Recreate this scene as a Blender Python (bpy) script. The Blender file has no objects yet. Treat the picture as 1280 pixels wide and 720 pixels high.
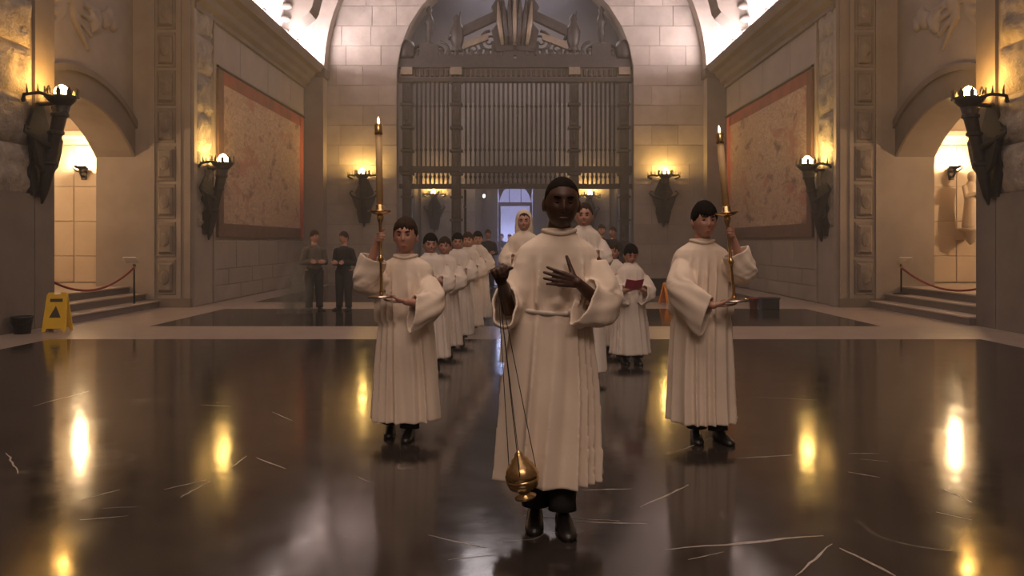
import bpy, bmesh, math, random
import numpy as np
from mathutils import Vector, Matrix, noise

random.seed(7)
scene = bpy.context.scene
COL = scene.collection
PI = math.pi

# ------------------------------------------------------------------ camera
FPX, VX, VY, HC = 1000.0, 644.0, 303.0, 1.3      # focal length in px, vanishing point, eye height
cam_d = bpy.data.cameras.new('camera')
cam = bpy.data.objects.new('camera', cam_d)
COL.objects.link(cam)
cam.location = (0, 0, HC)
cam.rotation_euler = (PI / 2, 0, 0)
cam_d.sensor_width = 36
cam_d.lens = 36 * FPX / 1280
cam_d.shift_x = (640 - VX) / 1280
cam_d.shift_y = (VY - 360) / 1280
cam_d.clip_end = 200
scene.camera = cam

# ------------------------------------------------------------------ world, lights, exposure
world = bpy.data.worlds.new('world')
scene.world = world
world.use_nodes = True
world.node_tree.nodes['Background'].inputs[0].default_value = (0.5, 0.6, 0.9, 1)
world.node_tree.nodes['Background'].inputs[1].default_value = 0.02
vs = scene.view_settings
vs.view_transform = 'Standard'
vs.look = 'None'
vs.exposure = 0.0
vs.gamma = 1.0
vs.use_curve_mapping = False

def area(name, loc, rot, sx, sy, power, color):
    l = bpy.data.lights.new(name, 'AREA')
    l.shape = 'RECTANGLE'; l.size = sx; l.size_y = sy
    l.energy = power; l.color = color
    o = bpy.data.objects.new(name, l)
    o.location = loc; o.rotation_euler = rot
    COL.objects.link(o)
    return o

WARM = (1.0, 0.745, 0.60)
area('dome_light', (0, 3.0, 12.6), (0, 0, 0), 7, 7, 670, WARM)           # lamps of the dome over the crossing
area('choir_light', (0, -6.5, 9.5), (math.radians(58), 0, 0), 7, 2.5, 390, WARM)
for s in (-1, 1):                                                         # cove lamps lying on the cornices
    area('cove_light', (s * 6.12, 20.4, 6.76), (0, PI + s * math.radians(-12), 0), 0.12, 8.0, 800, (1.0, 0.86, 0.86))
area('vestibule_light', (0, 29.5, 11.0), (0, 0, 0), 4, 4, 300, (1.0, 0.88, 0.90))
area('hall_daylight', (0, 38.0, 4.9), (math.radians(-25), 0, 0), 4, 5, 2300, (0.52, 0.58, 1.0))

# ------------------------------------------------------------------ materials
MATS = {}
def new_mat(name):
    m = bpy.data.materials.new(name)
    m.use_nodes = True
    nt = m.node_tree
    b = nt.nodes['Principled BSDF']
    MATS[name] = m
    return m, nt, b

def nd(nt, typ, **kw):
    n = nt.nodes.new(typ)
    for k, v in kw.items():
        if k in n.inputs: n.inputs[k].default_value = v
        else: setattr(n, k, v)
    return n

def ramp(nt, fac, stops):
    r = nt.nodes.new('ShaderNodeValToRGB')
    el = r.color_ramp.elements
    while len(el) > 1: el.remove(el[-1])
    el[0].position = stops[0][0]; el[0].color = (*stops[0][1], 1)
    for p, c in stops[1:]:
        e = el.new(p); e.color = (*c, 1)
    nt.links.new(fac, r.inputs[0])
    return r.outputs[0]

def mottled(name, c1, c2, scale=2.0, rough=0.7, bump=0.1, bscale=18, metal=0.0, spec=0.5, per_object=0.0, stretch=None, sheen=0.0, bdist=0.02):
    m, nt, b = new_mat(name)
    L = nt.links.new
    tc = nd(nt, 'ShaderNodeNewGeometry').outputs['Position']
    if stretch:
        mp = nd(nt, 'ShaderNodeMapping'); mp.inputs['Scale'].default_value = stretch
        L(tc, mp.inputs['Vector']); tc = mp.outputs[0]
    n1 = nd(nt, 'ShaderNodeTexNoise', Scale=scale, Detail=6, Roughness=0.62)
    L(tc, n1.inputs['Vector'])
    col = ramp(nt, n1.outputs['Fac'], [(0.3, c1), (0.7, c2)])
    if per_object:
        oi = nd(nt, 'ShaderNodeObjectInfo')
        mr = nd(nt, 'ShaderNodeMapRange')
        mr.inputs['To Min'].default_value = 1 - per_object; mr.inputs['To Max'].default_value = 1 + per_object
        L(oi.outputs['Random'], mr.inputs['Value'])
        mx = nd(nt, 'ShaderNodeVectorMath', operation='SCALE')
        L(col, mx.inputs[0]); L(mr.outputs[0], mx.inputs['Scale'])
        col = mx.outputs[0]
    L(col, b.inputs['Base Color'])
    b.inputs['Roughness'].default_value = rough
    b.inputs['Metallic'].default_value = metal
    b.inputs['Specular IOR Level'].default_value = spec
    if sheen: b.inputs['Sheen Weight'].default_value = sheen
    if bump:
        n2 = nd(nt, 'ShaderNodeTexNoise', Scale=bscale, Detail=5)
        L(tc, n2.inputs['Vector'])
        bp = nd(nt, 'ShaderNodeBump', Strength=bump, Distance=bdist)
        L(n2.outputs['Fac'], bp.inputs['Height'])
        L(bp.outputs[0], b.inputs['Normal'])
    return m

mottled('stone', (0.235, 0.194, 0.168), (0.315, 0.268, 0.235), 1.6, 0.75, 0.12, 14, per_object=0.05)
mottled('stone_block', (0.30, 0.248, 0.222), (0.43, 0.368, 0.332), 2.2, 0.72, 0.2, 10, per_object=0.13)
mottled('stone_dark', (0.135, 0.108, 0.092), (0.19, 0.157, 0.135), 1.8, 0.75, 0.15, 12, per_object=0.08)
mottled('stone_warm', (0.42, 0.34, 0.27), (0.52, 0.43, 0.35), 1.5, 0.6, 0.05, 10, per_object=0.06)
mottled('rough_stone', (0.17, 0.145, 0.128), (0.36, 0.315, 0.28), 5, 0.9, 0.7, 22, per_object=0.12, bdist=0.04)
mottled('carved_stone', (0.16, 0.13, 0.11), (0.26, 0.215, 0.185), 4, 0.85, 0.5, 16, per_object=0.08)
mottled('vault_stone', (0.55, 0.50, 0.47), (0.66, 0.60, 0.57), 2.5, 0.8, 0.2, 9)
mottled('light_marble', (0.33, 0.26, 0.225), (0.45, 0.365, 0.32), 2.5, 0.32, 0.02, 8)
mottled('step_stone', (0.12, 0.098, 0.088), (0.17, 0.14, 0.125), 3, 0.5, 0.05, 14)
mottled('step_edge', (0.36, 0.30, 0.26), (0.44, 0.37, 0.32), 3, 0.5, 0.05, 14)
mottled('iron', (0.022, 0.019, 0.018), (0.05, 0.043, 0.04), 12, 0.5, 0.2, 40, metal=0.6)
mottled('grille_iron', (0.05, 0.042, 0.042), (0.095, 0.08, 0.078), 9, 0.5, 0.2, 40, metal=0.35)
mottled('grille_gilt', (0.22, 0.17, 0.13), (0.33, 0.26, 0.20), 9, 0.5, 0.2, 40, metal=0.3)
mottled('brass', (0.55, 0.36, 0.16), (0.78, 0.56, 0.28), 30, 0.26, 0.03, 60, metal=1.0)
mottled('silver_dish', (0.55, 0.48, 0.40), (0.72, 0.64, 0.55), 30, 0.25, 0.02, 60, metal=1.0)
mottled('candle_wax', (0.55, 0.36, 0.16), (0.64, 0.44, 0.21), 20, 0.5, 0.02, 40)
mottled('alb_cloth', (0.75, 0.625, 0.51), (0.83, 0.705, 0.585), 5, 0.9, 0.12, 260, sheen=0.1, bdist=0.002)
mottled('alb_cloth_cool', (0.70, 0.61, 0.54), (0.78, 0.69, 0.615), 5, 0.9, 0.12, 260, sheen=0.1, bdist=0.002)
mottled('cord_cloth', (0.62, 0.55, 0.48), (0.76, 0.69, 0.62), 40, 0.9, 0.4, 160, bdist=0.003)
mottled('skin_brown', (0.055, 0.026, 0.017), (0.085, 0.042, 0.028), 14, 0.48, 0.03, 120)
mottled('skin_fair', (0.47, 0.24, 0.175), (0.56, 0.31, 0.235), 14, 0.5, 0.03, 120)
mottled('lip_brown', (0.07, 0.027, 0.022), (0.085, 0.035, 0.03), 14, 0.4, 0.0)
mottled('lip_fair', (0.38, 0.12, 0.10), (0.42, 0.15, 0.12), 14, 0.4, 0.0)
mottled('hair_black', (0.006, 0.0045, 0.0035), (0.016, 0.011, 0.008), 60, 0.85, 0.5, 150, bdist=0.004, spec=0.12)
mottled('hair_brown', (0.02, 0.0115, 0.007), (0.06, 0.034, 0.02), 40, 0.75, 0.6, 60, spec=0.2, stretch=(3, 3, 1), bdist=0.008)
mottled('eye_white', (0.17, 0.12, 0.10), (0.21, 0.15, 0.125), 14, 0.25, 0.0)
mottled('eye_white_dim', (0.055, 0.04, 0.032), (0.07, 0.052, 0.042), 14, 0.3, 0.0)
mottled('eye_iris', (0.012, 0.008, 0.006), (0.02, 0.013, 0.01), 14, 0.15, 0.0)
mottled('dark_cloth', (0.012, 0.011, 0.012), (0.026, 0.023, 0.024), 8, 0.85, 0.1, 120, bdist=0.002)
mottled('grey_cloth', (0.10, 0.085, 0.075), (0.16, 0.135, 0.118), 8, 0.85, 0.1, 120, bdist=0.002)
mottled('shoe_leather', (0.008, 0.007, 0.007), (0.018, 0.015, 0.014), 10, 0.35, 0.05, 60)
mottled('yellow_plastic', (0.74, 0.44, 0.02), (0.82, 0.52, 0.03), 8, 0.45, 0.02, 30)
mottled('orange_plastic', (0.80, 0.27, 0.03), (0.88, 0.34, 0.05), 8, 0.45, 0.02, 30)
mottled('black_plastic', (0.012, 0.011, 0.011), (0.02, 0.018, 0.018), 8, 0.45, 0.02, 30)
mottled('red_plastic', (0.22, 0.03, 0.025), (0.28, 0.045, 0.035), 8, 0.45, 0.02, 30)
mottled('red_rope', (0.17, 0.018, 0.014), (0.25, 0.03, 0.024), 40, 0.8, 0.4, 150, bdist=0.004)
mottled('red_paper', (0.50, 0.06, 0.10), (0.58, 0.09, 0.14), 10, 0.6, 0.0)
mottled('paper', (0.72, 0.68, 0.62), (0.78, 0.74, 0.68), 10, 0.7, 0.0)
mottled('dark_print', (0.05, 0.035, 0.02), (0.07, 0.05, 0.03), 10, 0.7, 0.0)
mottled('tapestry_red', (0.13, 0.06, 0.042), (0.34, 0.085, 0.055), 2.2, 0.9, 0.2, 70)
mottled('tapestry_far_red', (0.36, 0.085, 0.055), (0.50, 0.13, 0.085), 4, 0.9, 0.2, 70)
mottled('tapestry_dark', (0.10, 0.055, 0.04), (0.17, 0.09, 0.065), 5, 0.9, 0.2, 70)
mottled('wood_door', (0.10, 0.065, 0.05), (0.16, 0.105, 0.08), 6, 0.55, 0.1, 30, stretch=(1, 1, 0.15))
mottled('hall_plaster', (0.55, 0.56, 0.62), (0.62, 0.63, 0.69), 2, 0.8, 0.05, 10)

def emit(name, col, strength):
    m, nt, b = new_mat(name)
    b.inputs['Base Color'].default_value = (*col, 1)
    b.inputs['Emission Color'].default_value = (*col, 1)
    b.inputs['Emission Strength'].default_value = strength
    return m
emit('bulb_glow', (1.0, 0.60, 0.16), 240)
emit('bulb_glow_near', (1.0, 0.52, 0.12), 260)
emit('bulb_glow_side', (1.0, 0.70, 0.36), 750)
emit('flame', (1.0, 0.72, 0.36), 14)
emit('tube_glow', (0.62, 0.66, 1.0), 5)
emit('spot_glow', (0.85, 0.88, 1.0), 12)

def make_floor_mat():
    m, nt, b = new_mat('dark_marble')
    L = nt.links.new
    pos = nd(nt, 'ShaderNodeNewGeometry').outputs['Position']
    n1 = nd(nt, 'ShaderNodeTexNoise', Scale=1.1, Detail=8, Roughness=0.65)
    L(pos, n1.inputs['Vector'])
    base = ramp(nt, n1.outputs['Fac'], [(0.3, (0.020, 0.016, 0.0145)), (0.7, (0.045, 0.036, 0.032))])
    # fine pale veins: ridges of a warped noise
    wv = nd(nt, 'ShaderNodeTexNoise', Scale=0.55, Detail=3, Roughness=0.5, Distortion=1.4)
    mp = nd(nt, 'ShaderNodeMapping'); mp.inputs['Scale'].default_value = (1.0, 0.8, 1); mp.inputs['Rotation'].default_value = (0, 0, 0.5)
    L(pos, mp.inputs['Vector']); L(mp.outputs[0], wv.inputs['Vector'])
    sb = nd(nt, 'ShaderNodeMath', operation='SUBTRACT'); sb.inputs[1].default_value = 0.5
    ab = nd(nt, 'ShaderNodeMath', operation='ABSOLUTE')
    L(wv.outputs['Fac'], sb.inputs[0]); L(sb.outputs[0], ab.inputs[0])
    vein = ramp(nt, ab.outputs[0], [(0.0, (1, 1, 1)), (0.0022, (0, 0, 0))])
    brk = nd(nt, 'ShaderNodeTexNoise', Scale=2.2, Detail=3)
    L(pos, brk.inputs['Vector'])
    bm_ = ramp(nt, brk.outputs['Fac'], [(0.52, (0, 0, 0)), (0.66, (0.45, 0.45, 0.45))])
    mu = nd(nt, 'ShaderNodeMix', data_type='RGBA', blend_type='MULTIPLY'); mu.inputs[0].default_value = 1
    L(vein, mu.inputs[6]); L(bm_, mu.inputs[7])
    mx = nd(nt, 'ShaderNodeMix', data_type='RGBA')
    L(mu.outputs[2], mx.inputs[0]); L(base, mx.inputs[6]); mx.inputs[7].default_value = (0.30, 0.26, 0.23, 1)
    L(mx.outputs[2], b.inputs['Base Color'])
    rr = nd(nt, 'ShaderNodeTexNoise', Scale=3.5, Detail=6, Roughness=0.7)
    L(pos, rr.inputs['Vector'])
    ro = ramp(nt, rr.outputs['Fac'], [(0.35, (0.085,) * 3), (0.7, (0.17,) * 3)])
    L(ro, b.inputs['Roughness'])
    b.inputs['IOR'].default_value = 1.55
    bn = nd(nt, 'ShaderNodeTexNoise', Scale=7, Detail=4)
    L(pos, bn.inputs['Vector'])
    bp = nd(nt, 'ShaderNodeBump', Strength=0.06, Distance=0.01)
    L(bn.outputs['Fac'], bp.inputs['Height']); L(bp.outputs[0], b.inputs['Normal'])
make_floor_mat()
mottled('vein_marble', (0.20, 0.17, 0.15), (0.42, 0.37, 0.33), 30, 0.3, 0.0)

def make_tapestry_mat():
    m, nt, b = new_mat('tapestry_weave')
    L = nt.links.new
    pos = nd(nt, 'ShaderNodeNewGeometry').outputs['Position']
    mp = nd(nt, 'ShaderNodeMapping'); mp.inputs['Scale'].default_value = (1, 0.5, 1.0)
    L(pos, mp.inputs['Vector'])
    n1 = nd(nt, 'ShaderNodeTexNoise', Scale=2.3, Detail=7, Roughness=0.72, Distortion=0.35)
    L(mp.outputs[0], n1.inputs['Vector'])
    c1 = ramp(nt, n1.outputs['Fac'], [(0.34, (0.14, 0.08, 0.06)), (0.43, (0.36, 0.235, 0.165)), (0.49, (0.50, 0.36, 0.26)),
                                     (0.54, (0.33, 0.22, 0.15)), (0.60, (0.55, 0.41, 0.30)), (0.70, (0.24, 0.15, 0.11))])
    n2 = nd(nt, 'ShaderNodeTexNoise', Scale=1.5, Detail=4, Roughness=0.6, Distortion=0.3)
    L(mp.outputs[0], n2.inputs['Vector'])
    f2 = ramp(nt, n2.outputs['Fac'], [(0.56, (0, 0, 0)), (0.64, (0.75, 0.75, 0.75))])
    mx = nd(nt, 'ShaderNodeMix', data_type='RGBA')
    L(f2, mx.inputs[0]); L(c1, mx.inputs[6]); mx.inputs[7].default_value = (0.36, 0.13, 0.095, 1)
    L(mx.outputs[2], b.inputs['Base Color'])
    b.inputs['Roughness'].default_value = 0.92
    n3 = nd(nt, 'ShaderNodeTexNoise', Scale=60, Detail=3)
    L(pos, n3.inputs['Vector'])
    bp = nd(nt, 'ShaderNodeBump', Strength=0.25, Distance=0.01)
    L(n3.outputs['Fac'], bp.inputs['Height']); L(bp.outputs[0], b.inputs['Normal'])
make_tapestry_mat()

# ------------------------------------------------------------------ mesh helpers
class MB:
    def __init__(s): s.v = []; s.f = []
    def add(s, vs, fs):
        o = len(s.v); s.v += [tuple(p) for p in vs]; s.f += [tuple(i + o for i in f) for f in fs]; return s
    def box(s, x0, x1, y0, y1, z0, z1):
        return s.add([(x, y, z) for x in (x0, x1) for y in (y0, y1) for z in (z0, z1)],
                     [(0, 1, 3, 2), (4, 6, 7, 5), (0, 4, 5, 1), (2, 3, 7, 6), (0, 2, 6, 4), (1, 5, 7, 3)])
    def prism(s, pts, axis, a0, a1):
        """pts: outline in the two other axes; axis 0/1/2 is extruded from a0 to a1"""
        n = len(pts)
        def put(p, a):
            q = list(p); q.insert(axis, a); return tuple(q)
        vs = [put(p, a0) for p in pts] + [put(p, a1) for p in pts]
        fs = [tuple(range(n - 1, -1, -1)), tuple(range(n, 2 * n))]
        fs += [(i, (i + 1) % n, n + (i + 1) % n, n + i) for i in range(n)]
        return s.add(vs, fs)
    def loft(s, rings, closed=True, cap=True):
        n = len(rings[0]); vs = [p for r in rings for p in r]; fs = []
        for k in range(len(rings) - 1):
            for i in range(n if closed else n - 1):
                j = (i + 1) % n
                fs.append((k * n + i, k * n + j, (k + 1) * n + j, (k + 1) * n + i))
        if cap and closed:
            fs.append(tuple(range(n - 1, -1, -1)))
            b = (len(rings) - 1) * n
            fs.append(tuple(range(b, b + n)))
        return s.add(vs, fs)
    def tube(s, path, rad, seg=8, cap=True):
        path = [Vector(p) for p in path]
        if not hasattr(rad, '__len__'): rad = [rad] * len(path)
        rings = []; prev = None
        for i, p in enumerate(path):
            t = (path[min(i + 1, len(path) - 1)] - path[max(i - 1, 0)])
            t = t.normalized() if t.length > 1e-9 else Vector((0, 0, 1))
            if prev is None:
                a = t.orthogonal().normalized()
            else:
                a = (prev - t * prev.dot(t))
                a = a.normalized() if a.length > 1e-6 else t.orthogonal().normalized()
            prev = a; b = t.cross(a)
            rings.append([p + (a * math.cos(2 * PI * k / seg) + b * math.sin(2 * PI * k / seg)) * rad[i] for k in range(seg)])
        return s.loft(rings, True, cap)
    def capsule(s, p0, p1, r0, r1, seg=12):
        p0 = Vector(p0); p1 = Vector(p1); t = (p1 - p0)
        t = t.normalized() if t.length > 1e-9 else Vector((0, 0, 1))
        path = []; rad = []
        for k in range(1, 5):
            a = PI / 2 * k / 4
            path.append(p0 - t * r0 * math.cos(a)); rad.append(max(r0 * math.sin(a), 1e-4))
        for k in range(4, 0, -1):
            a = PI / 2 * k / 4
            path.append(p1 + t * r1 * math.cos(a)); rad.append(max(r1 * math.sin(a), 1e-4))
        a = t.orthogonal().normalized(); b = t.cross(a)
        rings = [[p + (a * math.cos(2 * PI * k / seg) + b * math.sin(2 * PI * k / seg)) * r for k in range(seg)] for p, r in zip(path, rad)]
        return s.loft(rings)
    def lathe(s, prof, c=(0, 0, 0), seg=16, M=None):
        """prof: list of (r, z)"""
        c = Vector(c); rings = []
        for r, z in prof:
            ring = []
            for k in range(seg):
                p = Vector((max(r, 1e-4) * math.cos(2 * PI * k / seg), max(r, 1e-4) * math.sin(2 * PI * k / seg), z))
                ring.append((M @ p if M else p) + c)
            rings.append(ring)
        return s.loft(rings)
    def ellipsoid(s, c, r, seg=16, rings=10, M=None):
        c = Vector(c); R = []
        for i in range(rings + 1):
            a = -PI / 2 + PI * i / rings
            ring = []
            for k in range(seg):
                t = 2 * PI * k / seg
                p = Vector((r[0] * max(math.cos(a), 1e-3) * math.cos(t), r[1] * max(math.cos(a), 1e-3) * math.sin(t), r[2] * math.sin(a)))
                ring.append((M @ p if M else p) + c)
            R.append(ring)
        return s.loft(R)
    def bbox_block(s, x0, x1, y0, y1, z0, z1, b, axis):
        """box whose outer face (towards axis sign) has a chamfered rim; axis 'x+','x-','y-'"""
        if axis[0] == 'y':
            o = [(x0, z0), (x1, z0), (x1, z1), (x0, z1)]
            i = [(x0 + b, z0 + b), (x1 - b, z0 + b), (x1 - b, z1 - b), (x0 + b, z1 - b)]
            rings = [[(p[0], y1, p[1]) for p in o], [(p[0], y0 + b, p[1]) for p in o], [(p[0], y0, p[1]) for p in i]]
        else:
            o = [(y0, z0), (y1, z0), (y1, z1), (y0, z1)]
            i = [(y0 + b, z0 + b), (y1 - b, z0 + b), (y1 - b, z1 - b), (y0 + b, z1 - b)]
            xa, xm, xb = (x0, x1 - b, x1) if axis[1] == '+' else (x1, x0 + b, x0)
            rings = [[(xa, p[0], p[1]) for p in o], [(xm, p[0], p[1]) for p in o], [(xb, p[0], p[1]) for p in i]]
        return s.loft(rings)
    def mesh(s, name):
        me = bpy.data.meshes.new(name)
        me.from_pydata(s.v, [], s.f)
        bm = bmesh.new(); bm.from_mesh(me)
        bmesh.ops.recalc_face_normals(bm, faces=bm.faces)
        bm.to_mesh(me); bm.free()
        return me
    def build(s, name, mat, parent=None, smooth=False, base=None):
        if base is not None:
            b = Vector(base); s.v = [tuple(Vector(p) - b) for p in s.v]
        me = s.mesh(name)
        return link(name, me, mat, parent, smooth)

def link(name, me, mat, parent=None, smooth=False):
    o = bpy.data.objects.new(name, me)
    COL.objects.link(o)
    if mat:
        me.materials.clear(); me.materials.append(MATS[mat])
    if smooth:
        me.polygons.foreach_set('use_smooth', [True] * len(me.polygons))
    if parent: o.parent = parent
    return o

def remeshed(mb, name, voxel, smooth=4, sf=0.5):
    """closed overlapping shapes -> one continuous surface"""
    me = mb.mesh(name + '_raw')
    o = bpy.data.objects.new(name + '_raw', me)
    COL.objects.link(o)
    r = o.modifiers.new('r', 'REMESH'); r.mode = 'VOXEL'; r.voxel_size = voxel; r.use_smooth_shade = True
    if smooth:
        sm = o.modifiers.new('s', 'SMOOTH'); sm.iterations = smooth; sm.factor = sf
    dg = bpy.context.evaluated_depsgraph_get()
    out = bpy.data.meshes.new_from_object(o.evaluated_get(dg))
    out.name = name
    bpy.data.objects.remove(o); bpy.data.meshes.remove(me)
    out.polygons.foreach_set('use_smooth', [True] * len(out.polygons))
    return out

def tag(o, label, cat, group=None, kind=None):
    o['label'] = label; o['category'] = cat
    if group: o['group'] = group
    if kind: o['kind'] = kind
    return o

def struct(o, label=None, cat=None):
    o['kind'] = 'structure'
    if label: o['label'] = label
    if cat: o['category'] = cat
    return o

def empty(name, loc, rz=0):
    o = bpy.data.objects.new(name, None)
    o.empty_display_size = 0.1
    o.location = loc; o.rotation_euler = (0, 0, rz)
    COL.objects.link(o)
    return o

def copy_tree(o, parent=None):
    c = o.copy(); COL.objects.link(c); c.parent = parent
    for ch in list(o.children): copy_tree(ch, c)
    return c

def P(px, py, d):            # a pixel and a distance along the nave -> point
    return Vector(((px - VX) / FPX * d, d, HC - (py - VY) / FPX * d))
def PF(px, py):              # a pixel on the floor
    d = HC * FPX / (py - VY)
    return Vector(((px - VX) / FPX * d, d, 0))

# ------------------------------------------------------------------ floor
fl = struct(MB().box(-13, 13, -8, 44, -0.3, -0.02).build('floor', 'stone_dark'), 'dark polished marble floor with pale bands', 'floor')
DARK = [(-6.25, 6.25, -8, 10.75), (-5.68, 5.68, 12.4, 15.66), (-5.68, 5.68, 17.4, 24.4)]
for x0, x1, y0, y1 in DARK:
    MB().box(x0, x1, y0, y1, -0.02, 0).build('dark_marble_panel', 'dark_marble', fl)
for x0, x1, y0, y1 in [(-13, -6.25, -8, 10.75), (6.25, 13, -8, 10.75), (-13, 13, 10.75, 12.4), (-13, -5.68, 12.4, 15.66), (5.68, 13, 12.4, 15.66),
                       (-13, 13, 15.66, 17.4), (-13, -5.68, 17.4, 24.4), (5.68, 13, 17.4, 24.4), (-13, 13, 24.4, 44)]:
    MB().box(x0, x1, y0, y1, -0.02, 0).build('pale_marble_band', 'light_marble', fl)
VEINS = [((800, 634), (861, 606), 1.0), ((831, 688), (1028, 669), 1.5), ((995, 720), (1040, 680), .7), ((1050, 685), (1120, 720), 1.1),
         ((718, 652), (811, 655), .9), ((655, 645), (775, 651), .6), ((727, 613), (790, 611), .8), ((845, 565), (890, 547), 1.0),
         ((920, 573), (990, 569), .9), ((1060, 567), (1100, 567), .6), ((40, 508), (112, 489), .8), ((205, 612), (258, 600), .6),
         ((225, 622), (262, 602), .8), ((320, 572), (357, 586), .8), ((290, 584), (308, 570), .7), ((340, 515), (365, 526), .7),
         ((535, 669), (607, 685), .7), ((8, 566), (24, 592), .8), ((250, 506), (289, 508), .6), ((1170, 640), (1215, 650), .6),
         ((940, 496), (1020, 500), .7), ((1060, 590), (1100, 597), .7), ((100, 625), (150, 612), .5), ((560, 700), (620, 693), .4),
         ((160, 645), (100, 650), .4), ((1180, 612), (1215, 628), .7), ((1075, 574), (1110, 577), .5), ((860, 700), (905, 690), .5)]
for a, b_, w in VEINS:
    A = PF(*a); B = PF(*b_); n = 9
    t = (B - A); sd = Vector((-t.y, t.x, 0)).normalized()
    L_, R_ = [], []
    for i in range(n):
        q = A + t * i / (n - 1) + sd * (random.uniform(-1, 1) * t.length * 0.012)
        ww = 0.006 * w * (0.35 + math.sin(PI * (i + 0.3) / n)) * random.uniform(0.6, 1.2)
        L_.append(q + sd * ww); R_.append(q - sd * ww)
    m = MB()
    m.add([(p.x, p.y, 0.0008) for p in L_ + R_], [(i, i + 1, n + i + 1, n + i) for i in range(n - 1)])
    m.build('marble_vein', 'vein_marble', fl)

# ------------------------------------------------------------------ side architecture (mirrored left / right)
WX = 6.5        # tapestry wall
NX = 7.25       # near pier face
AX = 7.67       # wall of the side arch
NY = 12.5       # far edge of near pier
PY = 16.05      # face of the far pilaster
BY = 25.0       # back wall
TOP = 13.0

def rough_block(w, h, seed, depth=0.10, nx=9, nz=8):
    """rock-faced block in local coords: u 0..w, v 0..h, outwards 0..depth"""
    rnd = Vector((seed * 3.1, seed * 1.7, seed * 0.9))
    P_ = []
    for j in range(nz + 1):
        for i in range(nx + 1):
            u, v = w * i / nx, h * j / nz
            e = min(i, nx - i, j, nz - j)
            d = 0.0 if e == 0 else depth * (0.55 + 0.75 * noise.noise(Vector((u * 4, v * 6, 0)) + rnd) + 0.4 * noise.noise(Vector((u * 11, v * 13, 3)) + rnd)) * (0.75 if e == 1 else 1)
            P_.append((u, max(d, 0.0), v))
    return P_, [(j * (nx + 1) + i, j * (nx + 1) + i + 1, (j + 1) * (nx + 1) + i + 1, (j + 1) * (nx + 1) + i) for j in range(nz) for i in range(nx)]

def sbox(s, x0, x1, *r):      # box with |x| range mirrored
    a, b_ = sorted((s * x0, s * x1))
    return MB().box(a, b_, *r)

SIDE = {-1: 'left', 1: 'right'}
ARC_C, ARC_HW, ARC_R, ARC_ZC = 14.1, 2.0, 2.7, 1.15
def arc_z(d, R=ARC_R):
    return ARC_ZC + math.sqrt(max(R * R - (d - ARC_C) ** 2, 0))

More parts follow.
